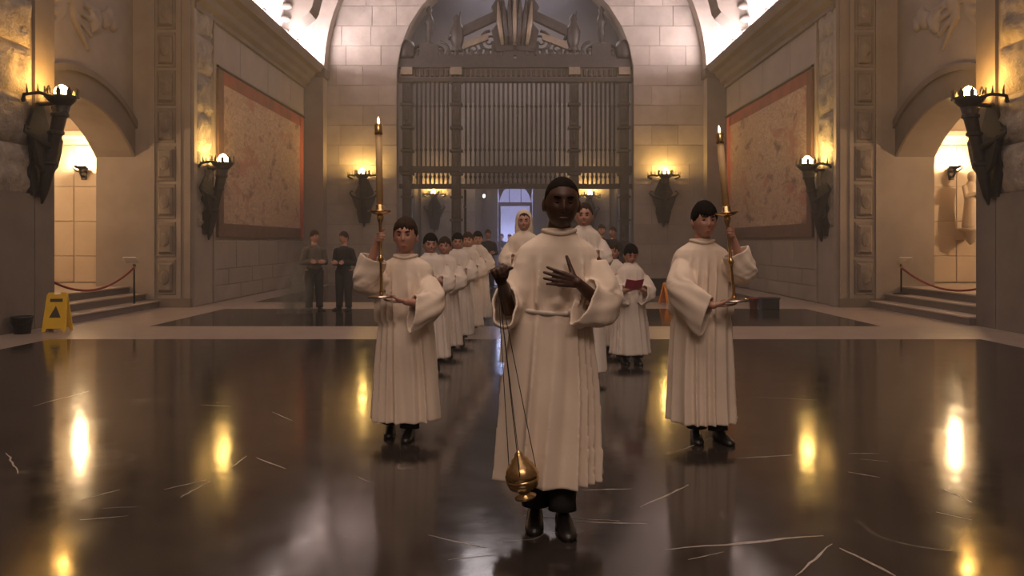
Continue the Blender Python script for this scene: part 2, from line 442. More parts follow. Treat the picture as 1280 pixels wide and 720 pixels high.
for s in (-1, 1):
    nm = SIDE[s]
    # tapestry wall with dado slabs and upper slabs
    w = struct(sbox(s, WX, WX + 1.0, PY + 0.4, BY - 0.01, 0, TOP).build('wall_' + nm, 'stone'), nm + ' stone nave wall behind the tapestry', 'wall')
    for z0, z1, off in ((0.02, 0.345, 0.0), (0.355, 0.705, 0.8), (0.715, 1.34, 0.3)):
        y = 17.22 - off
        while y < 24.5:
            y0, y1 = max(y, 17.22), min(y + 1.62, 24.5)
            if y1 - y0 > 0.15:
                a, b_ = sorted((s * (WX - 0.04), s * (WX + 0.02)))
                MB().bbox_block(a, b_, y0 + 0.006, y1 - 0.006, z0, z1, 0.012, 'x+' if s < 0 else 'x-').build('dado_slab', 'stone', w)
            y += 1.63
    for z0, z1, off in ((5.17, 6.02, 0.5),):
        y = 17.22 - off
        while y < 24.5:
            y0, y1 = max(y, 17.22), min(y + 2.1, 24.5)
            a, b_ = sorted((s * (WX - 0.03), s * (WX + 0.02)))
            MB().bbox_block(a, b_, y0 + 0.004, y1 - 0.004, z0, z1, 0.008, 'x+' if s < 0 else 'x-').build('wall_slab', 'stone', w)
            y += 2.11
    # cornice
    prof = [(WX + .02, 6.02), (WX - .10, 6.02), (WX - .10, 6.12), (WX - .22, 6.18), (WX - .26, 6.30), (WX - .36, 6.36), (WX - .42, 6.46), (WX - .56, 6.50),
            (WX - .62, 6.60), (WX - .65, 6.70), (WX - .60, 6.72), (WX - .55, 6.62), (WX + .02, 6.62)]
    struct(MB().prism([(s * p[0], p[1]) for p in prof], 1, PY + 0.02, 24.55).build('trim_1' if s < 0 else 'trim_2', 'stone_dark'), 'moulded stone cornice along the %s nave wall' % nm, 'cornice')
    # far pilaster: frontal face at PY, and the rough panel on the nave side
    pil = struct(sbox(s, WX - 0.004, AX + 0.74, PY, PY + 1.2, 0, TOP - .01).build('wall_%s_pilaster' % nm, 'stone'), '%s carved stone pilaster between tapestry and side arch' % nm, 'pilaster')
    for x0, x1, dep in ((WX + 0.00, WX + 0.13, .05), (WX + 0.20, WX + 0.28, .03), (WX + 0.72, WX + 0.82, .04)):
        sbox(s, x0, x1, PY - dep, PY, 0.18, TOP).build('fillet', 'stone', pil)
    sbox(s, WX - 0.02, WX + 0.88, PY - 0.09, PY, 0.0, 0.18).build('plinth', 'stone_dark', pil)
    z = 0.25; k = 0
    while z < 6.6:
        a, b_ = sorted((s * (WX + 0.31), s * (WX + 0.69)))
        m = MB()
        m.bbox_block(a, b_, PY - 0.02, PY, z, z + 0.70, 0.01, 'y-')
        fr = m.build('carved_block', 'carved_stone', pil)
        m = MB()
        m.bbox_block(a + 0.05, b_ - 0.05, PY - 0.085, PY, z + 0.07, z + 0.63, 0.035, 'y-')
        m.ellipsoid(((a + b_) / 2, PY - 0.085, z + 0.35), (0.10, 0.035, 0.15), 10, 6)
        m.build('boss', 'carved_stone', fr)
        z += 0.76; k += 1
    for y0, y1 in ((PY, PY + 0.13), (PY + 1.06, PY + 1.16)):
        sbox(s, WX - 0.06, WX, y0, y1, 0.0, TOP).build('fillet', 'stone', pil)
    def rough_column(parent, xw, y0, w, zs, hh, seed):
        for i, z in enumerate(zs):
            vs_, fs_ = rough_block(w, hh - 0.03, seed + i, 0.11)
            m = MB().add([(s * (xw - p[1]), y0 + p[0], z + p[2]) for p in vs_], fs_)
            m.build('rough_stone', 'rough_stone', parent, True)
    rough_column(pil, WX - 0.005, PY + 0.15, 0.89, [1.62 + 0.79 * i for i in range(7)], 0.79, 20 if s < 0 else 40)
    sbox(s, WX - 0.03, WX, PY + 0.14, PY + 1.05, 0.02, 1.60).build('smooth_base_stone', 'stone', pil)
    # near pier
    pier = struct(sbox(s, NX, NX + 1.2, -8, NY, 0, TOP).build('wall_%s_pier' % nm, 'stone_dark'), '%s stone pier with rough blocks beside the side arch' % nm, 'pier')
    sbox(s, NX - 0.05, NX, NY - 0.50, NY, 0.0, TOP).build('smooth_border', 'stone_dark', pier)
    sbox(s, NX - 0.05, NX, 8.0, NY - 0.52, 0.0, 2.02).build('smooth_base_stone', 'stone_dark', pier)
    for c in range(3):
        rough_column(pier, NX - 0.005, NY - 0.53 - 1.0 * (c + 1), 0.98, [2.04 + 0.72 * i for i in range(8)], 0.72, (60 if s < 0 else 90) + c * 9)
    # wall with the side arch: jambs + masonry over the arch
    y0, y1 = ARC_C - ARC_HW, ARC_C + ARC_HW
    xs = sorted((s * AX, s * (AX + 0.75)))
    m = MB()
    m.box(xs[0], xs[1], y1, PY + 0.5, 0, TOP - .02)
    m.box(xs[0], xs[1], y0 - 2, y0, 0, TOP)
    N = 24
    ys = [y0 + (y1 - y0) * i / N for i in range(N + 1)]
    for i in range(N):
        za, zb = arc_z(ys[i]), arc_z(ys[i + 1])
        v = [(x, y, z) for x in xs for (y, z) in ((ys[i], za), (ys[i + 1], zb), (ys[i + 1], TOP), (ys[i], TOP))]
        m.add(v, [(0, 1, 2, 3), (7, 6, 5, 4), (0, 4, 5, 1), (2, 6, 7, 3)])
    aw = struct(m.build('wall_%s_arch' % nm, 'stone'), '%s side wall pierced by a low round arch' % nm, 'wall')
    # moulded archivolt
    m = MB()
    a0 = math.asin(min(1, ARC_HW / ARC_R))
    for (r0, r1, dep) in ((ARC_R, ARC_R + 0.42, 0.05), (ARC_R + 0.42, ARC_R + 0.54, 0.10)):
        ra, rb = [], []
        for i in range(29):
            a = -a0 * 0.99 + 2 * a0 * 0.99 * i / 28
            ra.append([(s * (AX + .01), ARC_C + r * math.sin(a), ARC_ZC + r * math.cos(a)) for r in (r0, r1)] +
                      [(s * (AX - dep), ARC_C + r * math.sin(a), ARC_ZC + r * math.cos(a)) for r in (r1, r0)])
        m.loft(ra)
    m.build('archivolt', 'stone_dark', aw)
    # carved relief above the arch: garland and figure
    m = MB(); rr = random.Random(3)
    for i in range(34):
        y_, z_ = 12.9 + 2.4 * rr.random(), 4.95 + 1.1 * rr.random()
        if z_ < 5.6 - .5 * abs(y_ - 13.6): continue
        m.ellipsoid((s * AX, y_, z_), (.07 + .05 * rr.random(), .10 + .16 * rr.random(), .08 + .12 * rr.random()), 10, 6, Matrix.Rotation(rr.uniform(-1, 1), 3, 'X'))
    m.ellipsoid((s * AX, 13.7, 5.75), (.13, .16, .20), 10, 6)
    for q in (-1, 1):
        for k in range(4): m.capsule((s * AX, 13.7 + q * .15, 5.5 - .1 * k), (s * AX, 13.7 + q * (1.0 - .12 * k), 5.55 - .26 * k), .08, .05, 8)
    link('carved_relief', remeshed(m, 'carved_relief', .03, 3), 'stone', aw)
    # slabs on the far jamb of the arch
    for z0, z1 in ((0.44, 1.15), (1.16, 1.86), (1.87, 2.85)):
        a, b_ = sorted((s * (AX + 0.02), s * (AX + 0.74)))
        MB().bbox_block(a, b_, y1 - 0.025, y1, z0, z1, 0.008, 'y-').build('jamb_slab', 'stone_warm', aw)
    # raised side room
    rm = struct(sbox(s, AX + .75, 12.4, 17.35, 18, 0, 5.2).build('wall_%s_room_end' % nm, 'stone_warm'), '%s side room end wall lit by a sconce' % nm, 'wall')
    for z0, z1 in ((0.44, 1.0), (1.01, 1.75), (1.76, 2.5), (2.51, 3.40)):
        for x0, x1 in ((8.45, 9.55), (9.56, 10.9)):
            a, b_ = sorted((s * x0, s * x1))
            MB().bbox_block(a, b_, 17.32, 17.36, z0, z1, 0.008, 'y-').build('wall_slab', 'stone_warm', rm)
    struct(sbox(s, 12.0, 12.4, 8.0, 17.4, 0, 5.2).build('wall_%s_room_side' % nm, 'stone_warm'), '%s side room far wall' % nm, 'wall')
    struct(sbox(s, AX + .75, 12.4, 8.0, 8.4, 0, 5.2).build('wall_%s_room_near' % nm, 'stone_warm'), '%s side room near wall' % nm, 'wall')
    ce = struct(sbox(s, AX + .7, 12.4, 8.0, 17.4, 4.25, 4.6).build('ceiling_%s_room' % nm, 'hall_plaster'), '%s side room coffered ceiling' % nm, 'ceiling')
    for x0, x1, ya, yb in ((8.42, 12, 16.75, 17.32), (8.42, 12, 14.3, 14.6), (8.42, 12, 11.9, 12.2), (8.45, 8.75, 8.4, 17.3), (10.3, 10.6, 8.4, 17.3)):
        sbox(s, x0, x1, ya, yb, 3.98, 4.27).build('ceiling_beam', 'stone_warm', ce)
    prof = [(17.33, 3.42), (17.27, 3.42), (17.22, 3.52), (17.12, 3.58), (17.08, 3.68), (17.33, 3.68)]
    MB().prism([(p[0], p[1]) for p in prof], 0, *sorted((s * 8.42, s * 12.0))).build('wall_moulding', 'stone_warm', rm)
    # steps up to the room
    for k_, (x0, h) in enumerate(((7.10, .14), (7.42, .28), (7.74, .42))):
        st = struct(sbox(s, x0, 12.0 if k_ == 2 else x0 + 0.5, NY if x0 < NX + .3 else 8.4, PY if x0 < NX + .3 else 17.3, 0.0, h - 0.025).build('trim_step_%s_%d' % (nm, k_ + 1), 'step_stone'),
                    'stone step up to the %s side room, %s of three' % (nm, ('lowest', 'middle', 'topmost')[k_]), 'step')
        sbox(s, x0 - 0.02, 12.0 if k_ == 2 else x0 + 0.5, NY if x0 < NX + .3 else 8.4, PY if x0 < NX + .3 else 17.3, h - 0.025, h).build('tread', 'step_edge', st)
    # corner pilaster at the back wall
    cp = struct(sbox(s, 5.88, WX, 24.5, BY, 0, 6.62).build('wall_back_%s_pilaster' % nm, 'stone'), 'plain grey corner pilaster at the %s end of the back wall' % nm, 'pilaster')
    sbox(s, 5.80, WX, 24.42, BY, 6.36, 6.62).build('capital', 'stone_dark', cp)
    sbox(s, 5.84, WX, 24.46, BY, 0.0, 0.3).build('plinth', 'stone', cp)

# ------------------------------------------------------------------ vault, ceiling, end walls
VR, VZ = 6.35, 6.5
def vault_rings(R0, R1, y0, y1, n=40, amin=0.0):
    r = []
    for i in range(n + 1):
        a = amin + (PI - 2 * amin) * i / n
        c, sn = math.cos(a), math.sin(a)
        q0 = R0(a) if callable(R0) else R0
        r.append([(q0 * c, y0, VZ + q0 * sn), (q0 * c, y1, VZ + q0 * sn), (R1 * c, y1, VZ + R1 * sn), (R1 * c, y0, VZ + R1 * sn)])
    return r
vt = struct(MB().loft(vault_rings(VR, VR + 0.3, PY, BY + 0.5)).build('ceiling_vault', 'vault_stone', None, True), 'barrel vault lit by hidden cove lamps', 'vault')
vt.data.polygons.foreach_set('use_smooth', [False] * len(vt.data.polygons))
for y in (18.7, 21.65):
    rib = MB().loft(vault_rings(lambda a: VR + 0.02 - 0.75 * min(1.0, max(0.0, (min(a, PI - a) - 0.035) / 0.16)), VR + .1, y, y + 0.75, 120, 0.03)).build('vault_rib', 'stone_dark', vt)  # darker stone than the vault: shade of the unlit rib faces put into the colour
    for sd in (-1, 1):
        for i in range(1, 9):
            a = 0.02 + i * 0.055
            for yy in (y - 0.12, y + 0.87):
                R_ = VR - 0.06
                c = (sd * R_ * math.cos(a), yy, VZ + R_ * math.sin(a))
                MB().ellipsoid(c, (0.20, 0.10, 0.10), 8, 6).build('vault_boss', 'stone_dark', vt, True)  # same dark stone, so the bosses look shaded against the lit vault
# transverse arch against the back wall, resting on the corner pilasters
struct(MB().loft(vault_rings(5.86, VR + 0.05, 24.5, BY, 48)).build('trim_3', 'stone_block'), 'transverse stone arch where the vault meets the back wall', 'arch')
# wall above the vault mouth and the ceiling of the crossing
m = MB()
N = 40
for i in range(N):
    a, b_ = PI * i / N, PI * (i + 1) / N
    m.prism([(VR * math.cos(a), VZ + VR * math.sin(a)), (VR * math.cos(b_), VZ + VR * math.sin(b_)), (VR * math.cos(b_), 13.2), (VR * math.cos(a), 13.2)], 1, PY, PY + 0.2)
struct(m.build('wall_vault_mouth', 'stone'), 'stone wall over the mouth of the vault', 'wall')
struct(MB().box(-13, 13, -8.4, 26, TOP, TOP + 0.3).build('ceiling', 'stone'), 'high stone ceiling of the crossing', 'ceiling')
struct(MB().box(-13, 13, -8.4, -8, 0, TOP).build('wall_front', 'stone'), 'stone wall behind the viewer', 'wall')

# back wall with the great arch
GR, GZ = 3.70, 6.42
m = MB()
m.box(-8, -GR, BY, BY + 1.0, 0, GZ); m.box(GR, 8, BY, BY + 1.0, 0, GZ)
N = 40
for i in range(N):
    a, b_ = PI * i / N, PI * (i + 1) / N
    m.prism([(GR * math.cos(a), GZ + GR * math.sin(a)), (GR * math.cos(b_), GZ + GR * math.sin(b_)), (GR * math.cos(b_), 13.2), (GR * math.cos(a), 13.2)], 1, BY, BY + 1.0)
for sg in (-1, 1): m.box(*sorted((sg * GR, sg * 8)), BY, BY + 1, GZ, 13.2)
wb = struct(m.build('wall_back', 'stone'), 'stone end wall with a great arch holding the iron grille', 'wall')
rng = random.Random(5)
for sg in (-1, 1):
    z = 0.0; row = 0
    while z < 12.0:
        h = 0.62
        def xin(zz):
            return GR + 0.01 if zz <= GZ else (math.sqrt(max(GR * GR - (zz - GZ) ** 2, 0)) + 0.01)
        xo = 5.9 if z < GZ - 0.3 else math.sqrt(max(5.95 ** 2 - (z - GZ) ** 2, 0))
        x = xin(z); first = True
        cuts = []
        xx = xin(z + h / 2) + (0.55 if row % 2 else 1.05)
        while xx < xo - 0.3:
            cuts.append(xx); xx += rng.uniform(0.75, 1.25)
        edges = [None] + cuts + [xo]
        for i in range(len(edges) - 1):
            g = 0.008
            if edges[i] is None: al, ah = xin(z), xin(z + h)
            else: al = ah = edges[i] + g
            bl = edges[i + 1] - g
            if bl - max(al, ah) < 0.1: continue
            pr = rng.uniform(0.012, 0.03)
            o = [(sg * al, z + g), (sg * bl, z + g), (sg * bl, z + h - g), (sg * ah, z + h - g)]
            MB().prism(o, 1, BY - pr, BY + 0.02).build('stone_block', 'stone_block', wb)
        z += h; row += 1

# vestibule beyond the grille
for s in (-1, 1):
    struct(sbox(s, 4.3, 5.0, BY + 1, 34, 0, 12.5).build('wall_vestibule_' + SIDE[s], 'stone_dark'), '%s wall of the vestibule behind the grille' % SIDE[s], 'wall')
struct(MB().box(-5, 5, BY + 1, 34.5, 11.6, 12.4).build('ceiling_vestibule', 'stone'), 'ceiling of the vestibule behind the grille', 'ceiling')
DW, DZ = 0.72, 2.85        # doorway half width, lintel height
m = MB()
m.box(-5, -DW - .02, 34, 34.5, 0, 12.4); m.box(DW + .02, 5, 34, 34.5, 0, 12.4)
m.box(-DW - .02, DW + .02, 34, 34.5, 3.8, 12.4)
we = struct(m.build('wall_vestibule_end', 'stone'), 'far vestibule wall with the doorway to the daylit hall', 'wall')
for s in (-1, 1):
    a, b_ = sorted((s * 1.7, s * 4.0))
    for z0, z1 in ((0.0, 1.2), (1.21, 2.6), (2.61, 4.0), (4.01, 5.6), (5.61, 7.2)):
        MB().bbox_block(a, b_, 33.9, 34.0, z0, z1, 0.01, 'y-').build('wall_slab', 'stone_block', we)
    sbox(s, 0.74, 1.35, 33.75, 34.0, 0, 3.85).build('door_jamb', 'stone_dark', we)
MB().box(-1.35, 1.35, 33.7, 34.0, 3.85, 4.15).build('door_lintel', 'stone_dark', we)
d1 = struct(MB().box(-DW, DW, 34.05, 34.25, DZ, DZ + 0.16).build('door_1', 'wood_door'), 'tall open doorway with glazed lunette to the daylit hall', 'door')
for x in (-DW + .05, DW - .05):
    MB().box(x - 0.05, x + 0.05, 34.05, 34.25, 0, DZ).build('door_frame', 'wood_door', d1)
m = MB()
for i in range(16):
    a, b_ = PI * i / 16, PI * (i + 1) / 16
    m.prism([(.66 * math.cos(a), 3.0 + .74 * math.sin(a)), (.66 * math.cos(b_), 3.0 + .74 * math.sin(b_)), (.74 * math.cos(b_), 3.82 if .82 > 0 else 0), (.74 * math.cos(a), 3.82)], 1, 34.1, 34.2)
m.build('lunette_frame', 'wood_door', d1)
for x in (-0.25, 0.25): MB().box(x - .015, x + .015, 34.1, 34.16, 3.0, 3.72).build('glazing_bar', 'wood_door', d1)
# hall beyond the doorway
struct(MB().box(-6, 6, 43, 43.4, 0, 6).build('wall_hall_end', 'hall_plaster'), 'pale daylit wall of the hall beyond the doorway', 'wall')
for s in (-1, 1): struct(sbox(s, 4.5, 5, 34.5, 43.2, 0, 6).build('wall_hall_' + SIDE[s], 'hall_plaster'), '%s wall of the daylit hall' % SIDE[s], 'wall')
struct(MB().box(-5, 5, 34.5, 43.2, 5.2, 5.6).build('ceiling_hall', 'hall_plaster'), 'ceiling of the daylit hall', 'ceiling')
# lamp tube over the doorway, small lamps
t = empty('tube_lamp', (0, 33.72, 4.48)); tag(t, 'long thin tube lamp above the far doorway behind the grille', 'lamp')
MB().box(-1.0, 1.0, -0.05, 0.27, -0.05, 0.06).build('housing', 'iron', t)
MB().tube([(-0.35, -0.08, 0), (0.35, -0.08, 0)], 0.025, 8).build('tube', 'tube_glow', t)
t = empty('spot_lamp', (P(605, 245, 33.6))); tag(t, 'small white spot lamp on the jamb beside the far doorway', 'lamp')
MB().lathe([(0.0, -.1), (.05, -.1), (.06, .05), (.03, .12)], (0, .06, 0), 10).build('lamp_body', 'iron', t)
MB().ellipsoid((0, 0, 0), (.05, .05, .07), 10, 6).build('lamp_glass', 'spot_glow', t)
MB().box(-.02, .02, 0, .16, -.02, .02).build('bracket', 'iron', t)

# ------------------------------------------------------------------ tapestries
for s in (-1, 1):
    t = empty('tapestry', (s * (WX - 0.05), 20.85, 1.42))
    tag(t, 'faded figured tapestry with red borders on the wall beside %s' % ('the two dark-clothed bystanders' if s < 0 else 'the red bucket'), 'tapestry', 'wall tapestries')
    y0, y1, z0, z1, b = -3.5, 3.45, 0.0, 3.66, 0.30
    f = lambda *a: sbox(1, *a)
    MB().box(-.02, .02, y0 + b, y1 - b, z0 + b, z1 - b).build('field', 'tapestry_weave', t)
    MB().box(-.025, .025, y0, y0 + b, z0, z1).build('side_border', 'tapestry_dark', t)
    MB().box(-.025, .025, y1 - b - .1, y1, z0, z1).build('side_border', 'tapestry_far_red', t)
    MB().box(-.025, .025, y0 + b, y1 - b, z1 - b, z1).build('top_border', 'tapestry_red', t)
    MB().box(-.025, .025, y0 + b, y1 - b, z0, z0 + b).build('bottom_border', 'tapestry_dark', t)
    MB().tube([(-s * .03, y0 - .08, z1 + .03), (-s * .03, y1 + .08, z1 + .03)], 0.03, 8).build('hanging_rod', 'iron', t)

# ------------------------------------------------------------------ torch sconces
def make_sconce(bulb, scale=1.0):
    """local: wall at y=0, outwards -y, z=0 at the bulb"""
    r = empty('torch_sconce', (0, 0, 0))
    m = MB(); m.prism([(-.16, -1.5), (.16, -1.5), (.24, -1.15), (.20, -.75), (.30, -.55), (.18, -.30), (.10, -.12), (-.10, -.12), (-.18, -.30), (-.30, -.55), (-.20, -.75), (-.24, -1.15)], 1, -.05, 0)
    m.build('wall_plate', 'iron', r)
    m = MB(); m.tube([(0, -.08, -1.62), (0, -.11, -1.45), (0, -.17, -1.1), (0, -.26, -.7), (0, -.34, -.35), (0, -.38, -.12)], [.015, .06, .10, .085, .10, .12], 10)
    sh = m.build('torch_shaft', 'iron', r, True)
    for z, y, q in ((-1.0, -.19, .125), (-.55, -.295, .115), (-.28, -.355, .125)):
        MB().lathe([(q - .03, -.04), (q, -.02), (q, .02), (q - .03, .04)], (0, y, z), 12).build('band', 'iron', sh)
    m = MB(); m.lathe([(.03, -.16), (.12, -.14), (.20, -.06), (.235, .0), (.215, .0), (.18, -.05), (.10, -.10), (.02, -.11)], (0, -.38, 0), 16)
    cr = m.build('crown_bowl', 'iron', r, True)
    for k in range(10):
        a = 2 * PI * (k + .5) / 10
        c = Vector((math.cos(a) * .225, -.38 + math.sin(a) * .225, 0))
        MB().prism([(-.028, -.03), (.028, -.03), (.034, .06), (0, .13), (-.034, .06)], 1, -.01, .01).build('prong', 'iron', cr)
        pr = bpy.data.objects[cr.children[-1].name]; pr.location = c; pr.rotation_euler = (0, 0, a + PI / 2)
    # thorny horizontal branch tying the crown to the wall on both sides, and a lower cross bar
    for sd in (-1, 1):
        m = MB(); m.tube([(sd * .22, -.40, -.05), (sd * .42, -.28, -.02), (sd * .50, -.12, -.06), (sd * .36, -.02, -.12)], [.03, .026, .024, .03], 8)
        for q in ((.30, -.35), (.42, -.28), (.49, -.16)):
            m.capsule((sd * q[0], q[1], -.03), (sd * q[0] * 1.05, q[1], .10), .018, .004, 6)
        m.build('spiked_branch', 'iron', r, True)
        m = MB(); m.tube([(0, -.24, -.78), (sd * .20, -.22, -.72), (sd * .36, -.16, -.66), (sd * .44, -.10, -.58), (sd * .40, -.08, -.50), (sd * .33, -.10, -.53)], [.05, .045, .035, .03, .025, .015], 8)
        m.build('scroll_arm', 'iron', r, True)
        m = MB(); m.prism([(sd * .04, -1.2), (sd * .24, -1.05), (sd * .34, -.80), (sd * .38, -.62), (sd * .22, -.72), (sd * .06, -.80)], 1, -.19, -.13)
        m.build('wing', 'iron', r)
    MB().capsule((0, -.02, -.12), (0, -.36, -.10), .035, .03, 8).build('bracket', 'iron', r, True)
    MB().capsule((0, -.02, -.75), (0, -.24, -.75), .035, .03, 8).build('bracket', 'iron', r, True)
    MB().lathe([(.04, -.09), (.08, -.05), (.105, .03), (.095, .10), (.05, .155), (.0, .18)], (0, -.38, 0), 14).build('bulb', bulb, r, True)
    r.scale = (scale,) * 3
    return r

sc = make_sconce('bulb_glow')
sc_near = make_sconce('bulb_glow_near')
def put_sconce(src, first, loc, rz, label, group):
    o = src if first else copy_tree(src)
    o.location = loc; o.rotation_euler = (0, 0, rz)
    tag(o, label, 'sconce', group)
    return o
put_sconce(sc, True, (-4.70, BY - 0.03, 3.40), 0, 'iron torch sconce on the end wall behind the tall lit candle', 'torch sconces')
put_sconce(sc, False, (4.62, BY - 0.03, 3.40), 0, 'iron torch sconce on the end wall above the orange folding sign', 'torch sconces')
put_sconce(sc, False, (-WX + 0.02, 16.70, 2.97), PI / 2, 'iron torch sconce on rough blocks beside the tapestry, near the stanchion with a plate', 'torch sconces')
put_sconce(sc, False, (WX - 0.02, 16.70, 2.93), -PI / 2, 'iron torch sconce on rough blocks beside the tapestry, above the dark plastic box', 'torch sconces')
put_sconce(sc_near, True, (-NX + 0.04, 12.05, 3.50), PI / 2, 'large iron torch sconce on the pier above the yellow floor sign', 'torch sconces')
put_sconce(sc_near, False, (NX - 0.04, 12.05, 3.48), -PI / 2, 'large iron torch sconce on the pier beside the arch with the white statue', 'torch sconces')
put_sconce(sc, False, (-3.42, 33.92, 3.35), 0, 'iron torch sconce behind the grille above the line of people in albs', 'torch sconces')
put_sconce(sc, False, (3.12, 33.92, 3.30), 0, 'iron torch sconce behind the grille beside the censer bearer\'s head', 'torch sconces')

def make_small_sconce():
    r = empty('wall_sconce', (0, 0, 0))
    MB().prism([(-.05, -.28), (.05, -.28), (.07, -.1), (.05, .02), (-.05, .02), (-.07, -.1)], 1, -.03, 0).build('wall_plate', 'iron', r)
    MB().tube([(0, -.02, -.2), (0, -.10, -.22), (0, -.17, -.14), (0, -.17, -.05)], [.022, .02, .02, .025], 8).build('arm', 'iron', r, True)
    MB().lathe([(.02, -.06), (.10, -.03), (.13, .01), (.11, .01), (.02, -.02)], (0, -.17, 0), 14).build('dish', 'iron', r, True)
    for sd in (-1, 1):
        MB().tube([(0, -.15, -.12), (sd * .09, -.15, -.10), (sd * .16, -.15, -.04), (sd * .17, -.15, .02)], [.02, .018, .014, .006], 6).build('leaf_arm', 'iron', r, True)
    MB().lathe([(.03, 0), (.06, .04), (.055, .10), (.0, .15)], (0, -.17, 0), 12).build('bulb', 'bulb_glow_side', r, True)
    return r
emit('bulb_glow_far', (1.0, 0.64, 0.32), 4200)
ss = make_small_sconce()
for s in (-1, 1):
    o = copy_tree(ss); o.location = (s * 11.97, 13.6, 2.9); o.rotation_euler = (0, 0, -s * PI / 2)
    for ch in o.children:
        if ch.name.startswith('bulb'): ch.data = ch.data.copy(); ch.data.materials[0] = MATS['bulb_glow_far']
    tag(o, 'small wall sconce on the far wall of the %s side room' % SIDE[s], 'sconce', 'side room sconces')
put_sconce(ss, True, (-9.33, 17.32, 2.93), 0, 'small bright wall sconce inside the side room behind the yellow floor sign', 'side room sconces')
put_sconce(ss, False, (9.43, 17.32, 2.93), 0, 'small bright wall sconce inside the side room with the white statue', 'side room sconces')

# ------------------------------------------------------------------ the iron grille
g = empty('iron_grille', (0, 25.35, 0))
tag(g, 'tall dark wrought iron grille with carved crest filling the great arch', 'grille')
GP = 0.02535
def gx(px): return (px - 641.5) * GP
def gz(py): return HC + (VY - py) * GP
def post(x, w, ztop):
    m = MB(); h = w / 2
    m.box(x - h, x + h, -.2, .2, 0, 0.5); m.box(x - h * .72, x + h * .72, -.15, .15, .5, gz(106))
    p = m.build('post', 'grille_iron', g)
    z = .6
    k = 0
    while z < gz(112):
        hh = .62
        m = MB(); m.bbox_block(x - h * .62, x + h * .62, -.19, -.14, z, z + hh, .02, 'y-')
        m.ellipsoid((x, -.19, z + hh / 2), (h * .4, .03, hh * .32), 10, 6)
        m.build('carved_panel', 'grille_iron', p)
        MB().box(x - h, x + h, -.2, .2, z + hh + .02, z + hh + .09).build('collar', 'grille_iron', p)
        z += hh + .11; k += 1
    MB().box(x - h * .9, x + h * .9, -.26, .2, gz(95), gz(86)).build('gilt_block', 'grille_gilt', p)
    return p
POSTS = [(gx(507), .40), (gx(568), .40), (gx(715), .40), (gx(777), .40)]
for x, w in POSTS: post(x, w, 0)
bar_me = None
def bars(x0, x1, n):
    global bar_me
    for i in range(n):
        x = x0 + (x1 - x0) * (i + .5) / n
        if bar_me is None:
            m = MB(); z0, z1 = gz(232), gz(103)
            m.tube([(0, 0, z0), (0, 0, (z0 + z1) / 2 - .5)], .030, 6)
            m.tube([(0, 0, (z0 + z1) / 2 - .5), (0, 0, z1)], .036, 6)
            for zz in (z0 + .28, (z0 + z1) / 2 - .5, z1 - .75):
                m.lathe([(.03, -.06), (.055, 0), (.03, .06)], (0, 0, zz), 6)
            bar_me = m.mesh('bar'); bar_me.materials.append(MATS['grille_iron'])
        b = bpy.data.objects.new('bar', bar_me); COL.objects.link(b); b.parent = g; b.location = (x, 0, 0)
bars(gx(516), gx(560), 8); bars(gx(577), gx(706), 22); bars(gx(724), gx(768), 8)
for a, b_ in ((208, 216), (230, 236)):
    MB().box(gx(497), gx(787), -.10, .10, gz(b_), gz(a)).build('rail', 'grille_iron', g)
m = MB(); m.box(gx(495), gx(788), -.16, .16, gz(103), gz(98)); m.box(gx(495), gx(788), -.20, .18, gz(86), gz(75))
m.build('entablature', 'grille_iron', g)
MB().box(gx(497), gx(787), -.06, .06, gz(98), gz(86)).build('frieze', 'grille_gilt', g)
for i in range(40):
    x = gx(519) + (gx(766) - gx(519)) * i / 39
    MB().bbox_block(x - .05, x + .05, -.13, -.05, gz(96.5), gz(87.5), .015, 'y-').build('frieze_bracket', 'grille_iron', g)
# lower side panels: kick plates and open leaves
for sd in (-1, 1):
    for i in range(4):
        y = .25 + .22 * i
        MB().tube([(sd * 1.62, y, .3), (sd * 1.62, y, gz(236))], .022, 6).build('open_leaf_bar', 'grille_iron', g)
    m = MB()
    for z in (.25, 1.3, 2.4): m.box(sd * 1.62 - .03, sd * 1.62 + .03, .15, 1.0, z, z + .08)
    m.build('open_leaf_rail', 'grille_iron', g)
